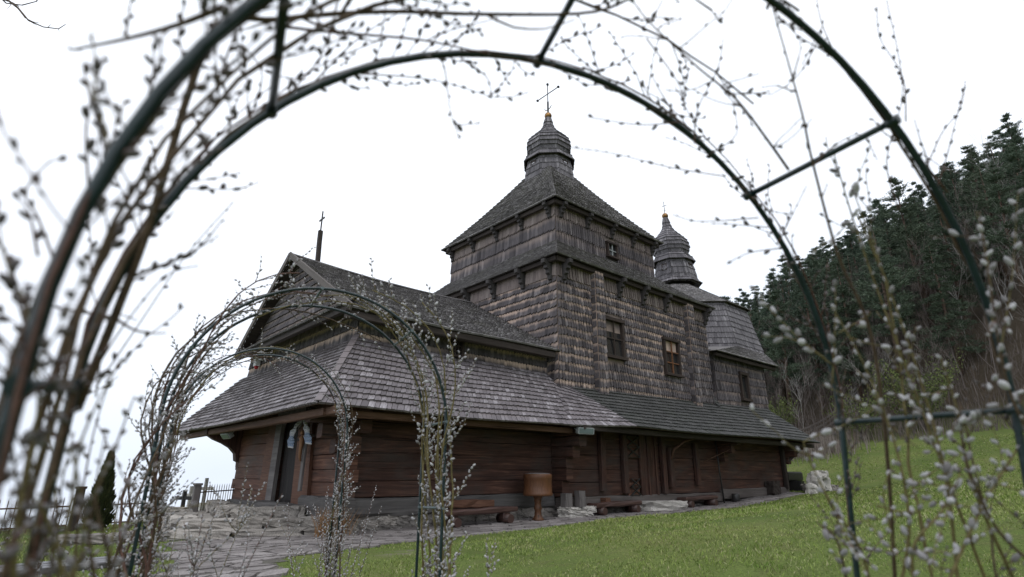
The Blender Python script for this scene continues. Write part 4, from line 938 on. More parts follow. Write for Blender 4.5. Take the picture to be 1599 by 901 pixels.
for (x, y, h, w, lab) in ((4.15, 16.9, .86, .16, 'tall grey stone post ending the fence by the church'), (3.08, 16.15, .8, .13, 'dark post ending the fence right of the thuja'), (1.62, 16.0, .85, .16, 'dark capped post left of the thuja')):
    mb = MB(); p = gp(x, y); mb.beam(p-V(0, 0, .1), p+V(0, 0, h), w, w, (1, 0, 0)); mb.beam(p+V(0, 0, h), p+V(0, 0, h+.05), w*1.25, w*1.25, (1, 0, 0)); tag(mb.build('fence_post', M['post_grey'] if 'grey' in lab else M['beam']), lab, 'fence post')
def grave(x, y, h, mat, lab):
    o = empty('grave_cross', gp(x, y)); p = gp(x, y); mb = MB(); mb.beam(p-V(0, 0, .2), p+V(0, 0, h), .1, .1, (1, 0, 0)); mb.beam(p+V(-.2, .15, h*.72), p+V(.2, -.15, h*.72), .08, .1); mb.build('cross', M[mat], o)
    mb = MB(); mb.beam(p-V(0, 0, .2), p+V(0, 0, h*.35), .4, .25, (1, 0, 0), taper=.75); mb.build('plinth', M[mat], o); tag(o, lab, 'grave')
for k, (x, y, h, mt, lab) in enumerate(((4.9, 20.6, .95, 'white_stone', 'pale grave cross behind the fence, nearest the church'), (4.5, 19.6, .8, 'iron', 'dark slim grave cross behind the fence by the church'), (5.6, 21.8, 1.2, 'white_stone', 'pale grave cross deepest behind the church fence'), (3.9, 19.0, .55, 'post_grey', 'grey grave cross just left of the tall grey post'), (3.7, 20.3, .7, 'stone', 'stone grave cross far left of the tall grey post'), (3.5, 18.9, .45, 'iron', 'low dark grave cross left of the tall grey post'))): grave(x, y, h, mt, lab)
def thuja():
    p = gp(1.98, 15.6); o = empty('thuja', p); mb = MB(); mb.tube([p, p+V(0, 0, 1.3)], [.05, .02], 6); mb.build('trunk', M['pine_bark'], o)
    N = 5200; t = rng.random(N)**.8; R = .27*np.power(np.clip(1-t, 0, 1), .9)*np.minimum(1, .55+t*4)
    a = rng.uniform(0, 2*PI, N); r = R*np.sqrt(rng.uniform(.25, 1.1, N))*(1+.18*np.sin(a*5+t*22))
    P = np.stack([p.x+r*np.cos(a), p.y+r*np.sin(a), p.z+.05+1.5*t], 1); D = np.stack([np.cos(a)*.5, np.sin(a)*.5, np.ones(N)*1.2], 1)+rng.normal(0, .2, (N, 3))
    batch('crown', [(-1, 0, 0), (1, 0, 0), (.7, .2, .6), (0, 0, 1), (-.7, .2, .6)], [(0, 1, 2, 3, 4)], [M['thuja']], frames(P, D, np.stack([rng.uniform(.012, .022, N), np.full(N, .03), rng.uniform(.07, .14, N)], 1)), o, False)
    tag(o, 'slim pointed dark thuja standing before the iron fence', 'tree')
thuja()

# ------------------------------------------------------------------ forest
def conifer_mesh(seed, h, kind):
    r = np.random.default_rng(seed); tr = MB()
    tr.tube([(0, 0, -.5), (.03*h*r.normal()*.3, 0, h*.5), (0, 0, h*.98)], [h*.013+.03, h*.009+.02, .015], 6)
    P, D, S = [], [], []; z = h*(.18 if kind == 'spruce' else .34)
    while z < h*.985:
        t = (h-z)/h; L = (h*.20*t**.75+.25) if kind == 'spruce' else h*.18*(min(1, t*1.75)**.75)*r.uniform(.5, 1.2)+.12
        for k in range(r.integers(4, 7)):
            if r.random() < .13: continue
            a = r.uniform(0, 2*PI); l = L*r.uniform(.5, 1.15); dr = (-.25 if kind == 'spruce' else .28)*l+r.normal(0, .1)*l
            e_ = np.array([math.cos(a)*l, math.sin(a)*l, z+dr]); s_ = np.array([0, 0, z])
            tr.tube([tuple(s_), tuple((s_+e_)/2+[0, 0, .06*l]), tuple(e_)], [.012*h*.3*t+.012, .012, .006], 4, cap=False)
            n = int(34+l*60)
            for q in range(n):
                u = r.uniform(.22, 1.04)**.8; c = s_+(e_-s_)*u+np.array([0, 0, .06*l*math.sin(PI*min(u, 1))]); sp = .13+.13*l*(1-abs(u-.6))
                P.append(c+r.normal(0, 1, 3)*[sp*.6, sp*.6, sp*.3]); D.append([math.cos(a)*.6+r.normal(0, .5), math.sin(a)*.6+r.normal(0, .5), .35+r.normal(0, .35)]); S.append([r.uniform(.014, .034), .03, r.uniform(.12, .3)])
        z += h*.035*r.uniform(.7, 1.3)
    return tr, np.array(P), np.array(D), np.array(S)
TPL = ([(-1, 0, 0), (1, 0, 0), (.8, .4, .5), (0, 0, 1), (-.8, -.4, .5)], [(0, 1, 2, 3, 4)])
protos = {}
for i in range(6):
    kind = 'spruce' if i in (2, 5) else 'pine'; h = 12.5
    o = empty('pine_tree' if kind == 'pine' else 'spruce_tree'); tr, P, D, S = conifer_mesh(40+i, h, kind)
    tr.build('trunk', M['pine_bark'], o); batch('crown', *TPL, [M['needle'] if kind == 'pine' else M['needle_b']], frames(P, D, S), o, False)
    protos[i] = (o, kind)
def bare_mesh(seed, h, spread=.35, depth=4, thick=.012):
    r = np.random.default_rng(seed); mb = MB()
    def grow(p, d, l, rad, lev):
        n = 4; pts = [p]; dd = np.array(d, float)
        for k in range(n): dd = dd+r.normal(0, .1, 3)+[0, 0, .05]; dd /= np.linalg.norm(dd); pts.append(pts[-1]+dd*l/n)
        mb.tube([tuple(q) for q in pts], [max(.006, rad*(1-.55*k/n)) for k in range(n+1)], 5 if lev > 1 else 3, cap=False)
        if lev == 0: return
        for k in range(r.integers(4, 7)):
            t = r.uniform(.3, 1); q = pts[min(n-1, int(t*n))]; a = r.uniform(0, 2*PI); nd = dd+spread*2*np.array([math.cos(a), math.sin(a), r.uniform(-.1, .6)]); nd /= np.linalg.norm(nd)
            grow(q, nd, l*r.uniform(.4, .7), rad*.45, lev-1)
    grow(np.array([0, 0, -.3]), (0, 0, 1), h*.62, h*thick, depth-1); return mb
bare = []
for i in range(4):
    o = empty('bare_tree'); bare_mesh(70+i, 9, .2+.04*i, 4, .0045).build('trunk', M['birch'] if i == 3 else M['twig'], o); bare.append(o)
used_p, used_b = set(), set()
def dup(root):
    r_ = root.copy(); COL.objects.link(r_)
    for ch in root.children:
        c = ch.copy(); COL.objects.link(c); c.parent = r_; c.matrix_parent_inverse = Matrix()
    return r_
def put(root, key, used, x, y, s, rz, label, cat, group):
    o = root if key not in used else dup(root); used.add(key)
    o.location = (x, y, g(x, y)); o.scale = (s, s, s*random.uniform(.92, 1.1)); o.rotation_euler = (random.uniform(-.03, .03), random.uniform(-.03, .03), rz); return tag(o, label, cat, group)
def vis(x, y, lo=1125, hi=1700):
    dep = x*CF.x+y*CF.y+1e-6; px = CX+FPX*(x*CR.x+y*CR.y)/(dep*1.053); return dep > 5 and lo < px < hi
random.seed(21)
pl = []; tries = 0
while len(pl) < 140 and tries < 30000:
    tries += 1; x, y = random.uniform(46, 84) if random.random() < .75 else random.uniform(45.5, 55), random.uniform(-6, 48)
    if not vis(x, y): continue
    if any((x-a)**2+(y-b)**2 < 2.8**2 for a, b in pl): continue
    pl.append((x, y))
rows = {'near': 'dark pine near the foot of the forested hillside', 'far': 'dark pine high on the forested hillside'}
for n, (x, y) in enumerate(pl):
    i = random.choice([0, 1, 3, 4, 0, 1, 2, 5]); o_, kind = protos[i]; d = math.hypot(x, y)
    s = random.uniform(.72, 1.0)
    where = 'near the foot of' if d < 62 else 'higher up on'
    put(o_, i, used_p, x, y, s, random.uniform(0, 6.28), f"dark {'irregular pine' if kind == 'pine' else 'conical spruce'} {where} the wooded hillside", 'tree', f"{kind} trees {where} the wooded hill")
n = 0; tries = 0; bl = []
while n < 95 and tries < 6000:
    tries += 1; x, y = random.uniform(41.5, 56), random.uniform(-3, 36)
    if not vis(x, y, 1150): continue
    if any((x-a)**2+(y-b)**2 < 1.2**2 for a, b in bl): continue
    bl.append((x, y)); i = random.choice([0, 1, 2, 0, 1, 2, 0, 1, 2, 3]); n += 1
    put(bare[i], i, used_b, x, y, random.uniform(.45, .95) if x < 48 else random.uniform(.8, 1.2), random.uniform(0, 6.28), 'leafless whitish birch at the edge of the forest' if i == 3 else 'leafless grey brown tree at the edge of the forest', 'tree', 'bare birches at the forest edge' if i == 3 else 'bare trees at the forest edge')
# bare tree behind the church, left of the tower
o = empty('bare_tree', (19.9, 29.5, g(19.9, 29.5))); mb = bare_mesh(91, 13.5, .3, 5, .009); off = V(19.9, 29.5, g(19.9, 29.5)); mb.v = [tuple(Vector(p)+off) for p in mb.v]; mb.build('trunk', M['twig'], o); tag(o, 'thin leafless tree showing between the gable roof and the tower', 'tree')
# thicket at the foot of the wood: countless thin upright shoots
P, D, S = [], [], []
for k in range(4200):
    x, y = random.uniform(39.5, 47), random.uniform(-4, 34)
    if not vis(x, y, 1150): continue
    P.append((x, y, g(x, y)-.05)); D.append((random.gauss(0, .2), random.gauss(0, .2), 1)); S.append((random.uniform(.006, .03), random.uniform(.006, .02), random.choice((1, 1, .6, 1.5))*random.uniform(.6, 2.6)*(.45+.55*math.sin(y*.9+x)**2)))
tag(batch('thicket', [(-1, -.6, 0), (1, -.6, 0), (0, 1, 0), (.2, .1, 1)], [(0, 1, 3), (1, 2, 3), (2, 0, 3)], [M['twig']], frames(P, D, np.array(S)), sm=False), 'dense grey thicket of thin bare shoots below the forest', 'undergrowth', kind='stuff')
P, D, S = [], [], []
c0 = at(1262, 640, 35)
for k in range(900):
    x, y = c0.x+rng.normal(0, 1.1), c0.y+rng.normal(0, 1.2); P.append((x, y, g(x, y)-.05)); D.append((rng.normal(0, .16), rng.normal(0, .16), 1)); S.append((.02, .05, rng.uniform(.5, 1.5)))
tag(batch('reed_patch', [(-1, 0, 0), (1, 0, 0), (.6, .5, .6), (-.6, .5, .6), (0, 1.6, 1)], [(0, 1, 2, 3), (3, 2, 4)], [M['reed']], frames(P, D, np.array(S)), sm=False), 'pale dry reeds beyond the right end of the church', 'reeds', kind='stuff')
def bush(px, py, dep, rx, h, seed, label, n=2600):
    r = np.random.default_rng(seed); p = at(px, py, dep); p.z = g(p.x, p.y); o = empty('leafing_bush', p); mb = MB(); P, D = [], []
    for k in range(26):
        a = r.uniform(0, 6.28); e_ = np.array([math.cos(a)*rx*r.uniform(.2, 1), math.sin(a)*rx*r.uniform(.2, 1), h*r.uniform(.55, 1.05)]); c = np.array(p)
        mid = c+e_*[.35, .35, .6]; mb.tube([tuple(c), tuple(mid), tuple(c+e_)], [.03, .018, .006], 4, cap=False)
        for q in range(n//26):
            u = r.uniform(.35, 1.05); P.append(c+e_*u*[.9, .9, 1]+r.normal(0, .16, 3)); D.append(r.normal(0, .6, 3)+[0, 0, .9])
    mb.build('stem', M['twig'], o); k = len(P); batch('leaves', *TPL, [M['bush']], frames(P, D, np.stack([r.uniform(.02, .05, k), np.full(k, .03), r.uniform(.06, .15, k)], 1)), o, False); tag(o, label, 'bush', 'bushes coming into leaf below the wood')
bush(1445, 660, 34, 3.0, 4.4, 3, 'large yellow green bush in young leaf behind the near arch', 3800); bush(1345, 660, 35.5, 2.2, 3.2, 4, 'smaller yellow green bush left of the large one'); bush(1215, 640, 42, 1.8, 3.0, 5, 'olive bush just right of the sanctuary roof')
o = None
pa, pb = at(1225, 662, 39), at(1345, 652, 41); pa.z, pb.z = g(pa.x, pa.y), g(pb.x, pb.y); o = empty('rail_fence', (pa+pb)/2)
for k in range(7):
    mb = MB(); p = pa.lerp(pb, k/6); p.z = g(p.x, p.y); mb.beam(p-V(0, 0, .2), p+V(0, 0, 1.0), .1, .1, (1, 0, 0)); mb.build('post', M['fence_wood'], o)
for z in (.3, .6, .9):
    mb = MB()
    for k in range(6):
        p, q = pa.lerp(pb, k/6), pa.lerp(pb, (k+1)/6); p.z, q.z = g(p.x, p.y)+z, g(q.x, q.y)+z; mb.beam(p, q, .05, .12)
    mb.build('rail', M['fence_wood'], o)
tag(o, 'grey rail fence above the lawn beyond the church', 'fence')

# ------------------------------------------------------------------ willow arches
AZW = 1.3193
def dirs(az): return V(math.cos(az), math.sin(az), 0), V(math.sin(az), -math.cos(az), 0)
class Hoop:
    """Round-topped hoop of a garden arch; q 0..1 runs from the left foot over the top to the right foot."""
    def __init__(s, s0, t0, zs, hr, az, w=.62, ks=0, kt=0, kw=0):
        s.s0, s.t0, s.zs, s.hr, s.w, s.ks, s.kt, s.kw = s0, t0, zs, hr, w, ks, kt, kw; s.d, s.l = dirs(az)
        cx = s.pos2(-w, -1.2); s.zb = -1.25
        s.leg = zs-s.zb; s.arc = PI*(w+hr)/2; s.tot = 2*s.leg+s.arc
    def pos2(s, u, z):
        u = u*(1+s.kw*min(0, z-s.zs)); return s.d*(s.s0+s.ks*z)+s.l*(s.t0+s.kt*z+u)+V(0, 0, z)
    def raw(s, q, out=0):
        x = q*s.tot
        if x < s.leg: return -s.w-out, s.zb+x
        if x < s.leg+s.arc: a = PI*(1-(x-s.leg)/s.arc); return (s.w+out)*math.cos(a), s.zs+(s.hr+out)*math.sin(a)
        return s.w+out, s.zs-(x-s.leg-s.arc)
    def P(s, q, out=0): return s.pos2(*s.raw(min(1, max(0, q)), out))
    def N(s, q):
        return (s.P(q, .05)-s.P(q)).normalized()
    def pts(s, n=70, q0=0, q1=1): return [s.P(q0+(q1-q0)*k/n) for k in range(n+1)]
arches = {
 'near': (Hoop(.486, .485, .077, .605, 1.289, ks=-.082, kt=.011, kw=-.025), Hoop(.759, .455, .077, .605, 1.289, ks=-.082, kt=.011, kw=-.025)),
 'mid': (Hoop(2.749, .413, .232, .629, AZW), Hoop(3.086, .41, .232, .629, AZW)),
 'far': (Hoop(4.647, .327, .291, .627, AZW, .6), Hoop(4.928, .325, .291, .627, AZW, .6))}
def nearq(h, px, py):
    best = (1e9, 0)
    for k in range(401):
        p = h.P(k/400); dp = p.dot(CF)
        if dp < .03: continue
        x, y = CX+FPX*p.dot(CR)/dp, CY-FPX*p.dot(CU)/dp; d = (x-px)**2+(y-py)**2
        if d < best[0]: best = (d, k/400)
    return best[1]
bars = {'near': [((930, 0), (845, 97)), ((1390, 190), (1175, 300)), ((1580, 640), (1315, 660)), ((465, 0), (425, 165)), ((45, 605), (118, 605))],
        'mid': [((505, 453), (485, 476)), ((640, 522), (615, 540)), ((699, 660), (662, 666)), ((693, 792), (661, 791)), ((300, 545), (330, 530)), ((247, 700), (270, 690))],
        'far': [((470, 555), (460, 552)), ((534, 700), (524, 702)), ((533, 790), (521, 791)), ((255, 740), (262, 740))]}
lab = {'near': 'nearest dark green tubular garden arch framing the whole view', 'mid': 'second dark green garden arch, over the path before the door', 'far': 'smallest dark green garden arch, farthest along the path'}
for k, (h1, h2) in arches.items():
    o = empty('garden_arch', h1.d*h1.s0+h1.l*h1.t0+V(0, 0, -1.2))
    for h in (h1, h2): mb = MB(); mb.tube(h.pts(80), .0056 if k == 'near' else .0074, 10); mb.build('hoop', M['green'], o)
    for (a, b) in bars[k]:
        qa, qb = nearq(h1, *a), nearq(h2, *b); mb = MB(); mb.tube([h1.P(qa), h2.P(qb)], .0055 if k == 'near' else .006, 8); 
        for p_, dv in ((h1.P(qa), 1), (h2.P(qb), -1)): mb.tube([p_-(h2.P(qb)-h1.P(qa)).normalized()*.01, p_+(h2.P(qb)-h1.P(qa)).normalized()*.01], .0082, 8)
        mb.build('crossbar', M['green'] if k != 'mid' else M['steel'], o)
    tag(o, lab[k], 'garden arch', 'willow arches over the path')

# catkin template: a bud scale at the base and a soft tapered body
def catkin_tpl():
    v, f, mi = [], [], []; n = 6; ring = [(.26, .04), (.42, .25), (.44, .55), (.30, .82)]
    v.append((0, 0, 0))
    for r, z in ring:
        for k in range(n): a = 2*PI*k/n; v.append((r*math.cos(a), r*math.sin(a), z))
    v.append((0, 0, 1))
    for k in range(n): f.append((0, 1+(k+1) % n, 1+k)); mi.append(1)
    for j in range(3):
        for k in range(n): a, b = 1+j*n+k, 1+j*n+(k+1) % n; f.append((a, b, b+n, a+n)); mi.append(1 if j == 0 and k in (0, 1) else 0)
    for k in range(n): f.append((1+3*n+k, 1+3*n+(k+1) % n, len(v)-1)); mi.append(0)
    return v, f, mi
CKV, CKF, CKM = catkin_tpl()
class Willow:
    def __init__(s, name, label, base):
        s.ck = 'catkin'; s.o = empty(name, base); tag(s.o, label, 'willow', 'willows trained over the arches'); s.stems = []
    def begin(s): s.mb = MB(); s.cp, s.cd, s.cs = [], [], []
    def end(s, mat):
        st = s.mb.build('stem', M[mat], s.o)
        if s.cp:
            S = np.array(s.cs); c = batch('catkins', CKV, CKF, [M[s.ck], M['bud']], frames(s.cp, s.cd, S), None, True, CKM); c.parent = st; c['kind'] = 'stuff'
            c.matrix_parent_inverse = Matrix.Translation(s.o.location).inverted() if False else Matrix()
            c.matrix_parent_inverse = st.matrix_parent_inverse.inverted() @ Matrix() if False else Matrix()
    def twig(s, pts, r0, ck, size, step, small=False):
        """A twig along pts carrying catkins from fraction ck on."""
        pts = [Vector(p) for p in pts]; n = len(pts)
        s.mb.tube(pts, [max(.0007, r0*(1-.7*k/(n-1))) for k in range(n)], 5)
        acc = 0; tot = sum((pts[k+1]-pts[k]).length for k in range(n-1)); nx = tot*ck; side = random.uniform(0, 6.28)
        for k in range(n-1):
            a, b = pts[k], pts[k+1]; l = (b-a).length
            while nx < acc+l:
                p = a.lerp(b, (nx-acc)/l); t = (b-a).normalized(); side += 2.4+random.uniform(-.5, .5)
                A = t.cross(V(.3, .2, .9)).normalized(); B = t.cross(A); d = (t*random.uniform(.7, 1.3)+(A*math.cos(side)+B*math.sin(side))*.8).normalized()
                z = size*random.choice((.55, .8, .95, 1.05, 1.2))*random.uniform(.9, 1.1)*(1-.35*nx/tot)
                s.cp.append(tuple(p+d*r0*.3)); s.cd.append(tuple(d)); w = random.uniform(.5, .68)*z; s.cs.append((w, w, z)); nx += step*random.uniform(.65, 1.5)
            acc += l
    def shoot(s, p, d, L, r0, ck, size, step, up=.25, wob=.12):
        pts = [Vector(p)]; d = Vector(d).normalized(); n = 6
        for k in range(n): d = (d+V(random.gauss(0, wob), random.gauss(0, wob), random.gauss(0, wob)+up*.3)).normalized(); pts.append(pts[-1]+d*(L/n))
        s.twig(pts, r0, ck, size, step); return pts
def along(h1, h2, q0, q1, mixw, amp, n=26, lift=0.0, leave=0.0):
    """A stem that follows the arch between the hoops, wandering by amp, and may leave it at its end."""
    ph = [random.uniform(0, 6.28) for _ in range(4)]; fr = [random.uniform(1.5, 3.5) for _ in range(2)]; out = []
    for k in range(n+1):
        t = k/n; q = q0+(q1-q0)*t; m = mixw+min(.18, amp*6)*math.sin(fr[0]*3*t+ph[0])
        p = h1.P(q).lerp(h2.P(q), m); nn = h1.N(q); env = min(1, .3+t*2)
        p = p+nn*(amp*math.sin(fr[1]*4*t+ph[1])*env+lift+leave*max(0, t-.7)**2*11)+V(random.gauss(0, .002), random.gauss(0, .002), random.gauss(0, .002)); out.append(p)
    return out
def grow(w, h1, h2, q0, q1, mixw, amp, r0, mat, tw, tl, size, step, lift=.01, leave=.0, out_bias=.6, ck=.15, start=.1, tup=.25, in_fac=.5):
    w.begin(); P = along(h1, h2, q0, q1, mixw, amp, 26, lift, leave); n = len(P)
    P2 = [];
    for k in range(n-1): P2 += [P[k], P[k].lerp(P[k+1], .5)+V(random.gauss(0, r0*.15), random.gauss(0, r0*.15), random.gauss(0, r0*.15))]
    P2.append(P[-1]); w.mb.tube(P2, [r0*(1-.62*k/(2*n-2))*random.choice((.92, 1, 1, 1.05, 1.3)) for k in range(2*n-1)], 7)
    for j in range(tw):
        t = start+(1-start)*(j+random.random())/tw; k = min(n-2, int(t*(n-1))); p = P[k].lerp(P[k+1], random.random()); tg = (P[k+1]-P[k]).normalized()
        q = q0+(q1-q0)*t; nn = h1.N(q); sgn = 1 if random.random() < out_bias else -in_fac
        d = tg*random.uniform(.5, 1.1)+nn*sgn*random.uniform(.2, .8)+h1.d*random.gauss(0, .35)
        w.shoot(p, d, tl*random.uniform(.4, 1.3), r0*.26, ck, size, step, tup)
    w.end(mat)
random.seed(77)
# far arch willows
h1, h2 = arches['far']
wl = Willow('willow', 'silver catkin willow on the left foot of the farthest arch', h1.P(0)); wr = Willow('willow', 'silver catkin willow on the right foot of the farthest arch', h1.P(1))
for k in range(8): grow(wl, h1, h2, .0, random.uniform(.3, .62), random.uniform(-.2, 1.2), .05, .006, random.choice(['bark', 'bark_olive', 'bark_red']), 22, .15, .02, .017, leave=random.uniform(-.08, .02), out_bias=.35, in_fac=.9)
for k in range(8): grow(wr, h1, h2, 1.0, random.uniform(.48, .7), random.uniform(-.2, 1.2), .03, .006, random.choice(['bark', 'bark_olive', 'bark_red']), 34, .12, .024, .0155, leave=random.uniform(-.05, .05), in_fac=.7)
def base_shoots(w, c, n, L, spread, size, step, mats, r0=.0035, twn=4, tl=.16):
    for k in range(n):
        a = random.uniform(0, 6.28); rr = spread*random.random(); x, y = c.x+rr*math.cos(a), c.y+rr*math.sin(a)
        w.begin(); P = w.shoot((x, y, g(x, y)-.01), (math.cos(a)*.22, math.sin(a)*.22, 1), L*random.uniform(.6, 1.1), r0, .3, size, step, .1, .06)
        for j in range(twn):
            p = random.choice(P[1:-1]); b = random.uniform(0, 6.28); w.shoot(p, (math.cos(b)*.6, math.sin(b)*.6, .8), tl*random.uniform(.6, 1.5), r0*.5, .2, size, step, .3)
        w.end(random.choice(mats))
base_shoots(wr, h1.P(1), 12, 1.0, .16, .02, .015, ['bark', 'bark_olive', 'bark_red']); base_shoots(wl, h1.P(0), 9, 1.0, .18, .019, .015, ['bark', 'bark_red'])
# middle arch willows
h1, h2 = arches['mid']
wl = Willow('willow', 'bushy silver catkin willow on the left foot of the second arch', h1.P(0)); wr = Willow('willow', 'silver catkin willow on the right foot of the second arch', h1.P(1))
for k in range(10): grow(wl, h1, h2, .0, random.uniform(.32, .6), random.uniform(-.25, 1.25), .06, .0068, random.choice(['bark', 'bark', 'bark_olive', 'bark_red']), 28, .16, .02, .017, leave=random.uniform(-.1, .03), out_bias=.35, in_fac=1.0)
for k in range(8): grow(wr, h1, h2, 1.0, random.uniform(.42, .66), random.uniform(-.2, 1.2), .04, .0065, random.choice(['bark_olive', 'bark_olive', 'bark']), 28, .17, .025, .0175, leave=random.uniform(-.04, .08), in_fac=.6, tup=.5)
base_shoots(wr, h1.P(1), 12, .85, .18, .022, .017, ['bark_olive', 'bark']); base_shoots(wl, h1.P(0), 20, 1.15, .26, .019, .014, ['bark', 'bark_red', 'bark_olive'], twn=8, tl=.22)
# near arch willows
h1, h2 = arches['near']
wl = Willow('willow', 'thick stemmed willow climbing the left side of the nearest arch', h1.P(0)); wr = Willow('willow', 'willow with big silver catkins on the right side of the nearest arch', h1.P(1))
wl.ck = wr.ck = 'catkin_dark'
for (q1, mx, r0, mat, tw, am) in ((.54, .02, .0042, 'bark', 46, .006), (.46, -.02, .003, 'bark_red', 34, .007), (.40, .06, .0042, 'bark_olive', 22, .004), (.56, .52, .0042, 'bark', 44, .008), (.60, 1.0, .0042, 'bark', 46, .005), (.50, .98, .003, 'bark_red', 30, .008), (.52, .3, .0036, 'bark', 28, .012)):
    grow(wl, h1, h2, .0, q1, mx, am, r0, mat, tw, .11, .0125, .013, lift=.004, out_bias=.55, in_fac=.8, tup=.25, start=.12, ck=.25)
for (q1, mx, r0, mat, tw, am) in ((.56, .01, .0056, 'bark', 20, .003), (.50, 1.0, .0040, 'bark', 36, .004), (.56, .97, .003, 'bark_red', 24, .006), (.62, .5, .0040, 'bark_olive', 22, .012), (.70, .3, .0036, 'bark', 14, .012)):
    grow(wr, h1, h2, 1.0, q1, mx, am, r0, mat, tw, .11, .0115, .017, lift=.003, out_bias=.55, in_fac=.6, tup=.2, start=.3)
def hand(w, spec, mat, r0, ck=.12, size=.0075, step=.02, sub=0):
    w.begin(); pts = [at(x, y, d) for x, y, d in spec]; fine = []
    for k in range(len(pts)-1):
        p0, p1, p2, p3 = pts[max(0, k-1)], pts[k], pts[k+1], pts[min(len(pts)-1, k+2)]
        for j in range(5):
            t = j/5; fine.append(.5*((2*p1)+(p2-p0)*t+(2*p0-5*p1+4*p2-p3)*t*t+(3*p1-p0-3*p2+p3)*t**3))
    fine.append(pts[-1]); w.twig(fine, r0, ck, size, step)
    for j in range(sub):
        p = random.choice(fine[2:]); w.shoot(p, (CR*random.gauss(0, .6)+CU*random.gauss(.2, .6)+CF*random.gauss(0, .3)), random.uniform(.05, .13), r0*.4, .1, size, step, .1)
    w.end(mat)
hand(wl, [(120, 640, .62), (225, 375, .66), (330, 60, .70), (440, 30, .72), (600, 18, .74), (760, 22, .76), (930, 18, .78), (1010, -20, .8)], 'bark', .0052, .3, .0075, .03, 10)
hand(wl, [(430, 40, .74), (520, 50, .76), (640, 60, .8), (700, 70, .82), (790, 90, .86), (840, 97, .88)], 'bark_red', .0024, .2, .0075, .022, 3)
hand(wl, [(350, 10, .55), (280, 38, .55), (200, 60, .55), (112, 78, .55)], 'bark', .0035, .75, .008, .012, 1)
for s in ([(150, 300, .52), (165, 240, .52), (140, 150, .52), (130, 100, .52)], [(140, 310, .5), (135, 200, .5), (150, 130, .5), (165, 85, .5)], [(90, 420, .5), (60, 340, .5), (40, 300, .5), (75, 255, .5), (95, 250, .5)], [(40, 520, .48), (36, 470, .48), (10, 400, .48), (-10, 360, .48)], [(60, 400, .48), (45, 330, .48), (20, 305, .48)], [(230, 180, .56), (240, 110, .56), (240, 70, .56)], [(300, 120, .6), (280, 60, .6), (290, 0, .6)], [(300, 95, .62), (345, 110, .62), (375, 90, .62)]): hand(wl, s, 'bark_red', .0014, .25, .012, .015)
for s in ([(150, 605, .8), (215, 510, .82), (290, 400, .85), (365, 315, .88)], [(160, 560, .7), (200, 500, .7), (260, 430, .72), (310, 415, .72)], [(150, 620, .68), (170, 500, .68), (215, 500, .68)]): hand(wl, s, 'bark', .0012, .5, .012, .03)
for s in ([(655, 85, .88), (690, 95, .89), (700, 145, .89), (704, 175, .89), (718, 218, .89)], [(560, 115, .86), (640, 120, .88), (700, 130, .9), (770, 152, .92)], [(720, 90, .88), (760, 120, .9), (768, 150, .9)], [(480, 140, .84), (560, 60, .86), (640, 10, .88)], [(440, 160, .82), (500, 90, .84), (520, 30, .84)], [(380, 210, .8), (410, 120, .8), (380, 70, .8)], [(330, 260, .78), (300, 180, .78), (240, 170, .78)], [(280, 290, .76), (360, 190, .78), (430, 130, .8)], [(350, 230, .78), (470, 120, .8), (600, 60, .82)]): hand(wl, s, 'bark_red', .0013, .2, .012, .018, 1)
# right side, specific long shoots
hand(wr, [(1400, 940, 1.0), (1385, 700, .98), (1360, 520, .96), (1310, 400, .94), (1270, 255, .92), (1255, 185, .9), (1235, 110, .88), (1208, 15, .86)], 'bark', .0035, .5, .009, .03, 5)
hand(wr, [(1232, 265, .94), (1200, 220, .92), (1150, 155, .9), (1090, 105, .88), (1015, 35, .86), (985, -5, .85)], 'bark', .0026, .1, .0075, .03, 12)
hand(wr, [(1480, 300, 1.1), (1395, 195, 1.05), (1365, 160, 1.02), (1320, 110, 1.0), (1285, 40, .98), (1275, -10, .97)], 'bark_red', .002, .2, .009, .03, 4)
for s in ([(1130, 275, .98), (1050, 262, .97), (960, 240, .96), (890, 230, .95)], [(1065, 190, .96), (1010, 195, .96), (960, 190, .96), (918, 182, .96)], [(1185, 340, .98), (1120, 345, .98), (1085, 345, .98), (1050, 335, .98)], [(1200, 355, 1.0), (1140, 350, 1.0), (1110, 350, 1.0)], [(1215, 388, 1.0), (1170, 395, 1.0), (1135, 412, 1.0)], [(1010, 60, .9), (1060, 130, .9), (1070, 170, .9)], [(1280, 60, .95), (1245, 120, .95), (1200, 150, .95)], [(1405, 330, 1.0), (1385, 250, 1.0), (1410, 140, 1.0), (1385, 0, 1.0)], [(1415, 190, 1.0), (1410, 120, 1.0), (1375, 60, 1.0), (1370, 10, 1.0)], [(1440, 280, 1.05), (1470, 210, 1.05), (1500, 170, 1.05), (1508, 125, 1.05)], [(1465, 290, 1.05), (1480, 240, 1.05), (1495, 180, 1.05), (1505, 140, 1.05)], [(1085, 225, .95), (1090, 170, .95), (1120, 110, .95), (1130, 60, .95)], [(1060, 190, .95), (1030, 140, .95), (1020, 120, .95)], [(1110, 240, .95), (1150, 210, .95), (1145, 160, .95)], [(1215, 380, 1.0), (1240, 330, 1.0), (1260, 290, 1.0)], [(1270, 260, .95), (1300, 230, .95), (1345, 210, .95), (1370, 250, .95)]): hand(wr, s, 'bark_red', .0012, .15, .0115, .02)
wr.ck = 'catkin'; wl.ck = 'catkin_mid'
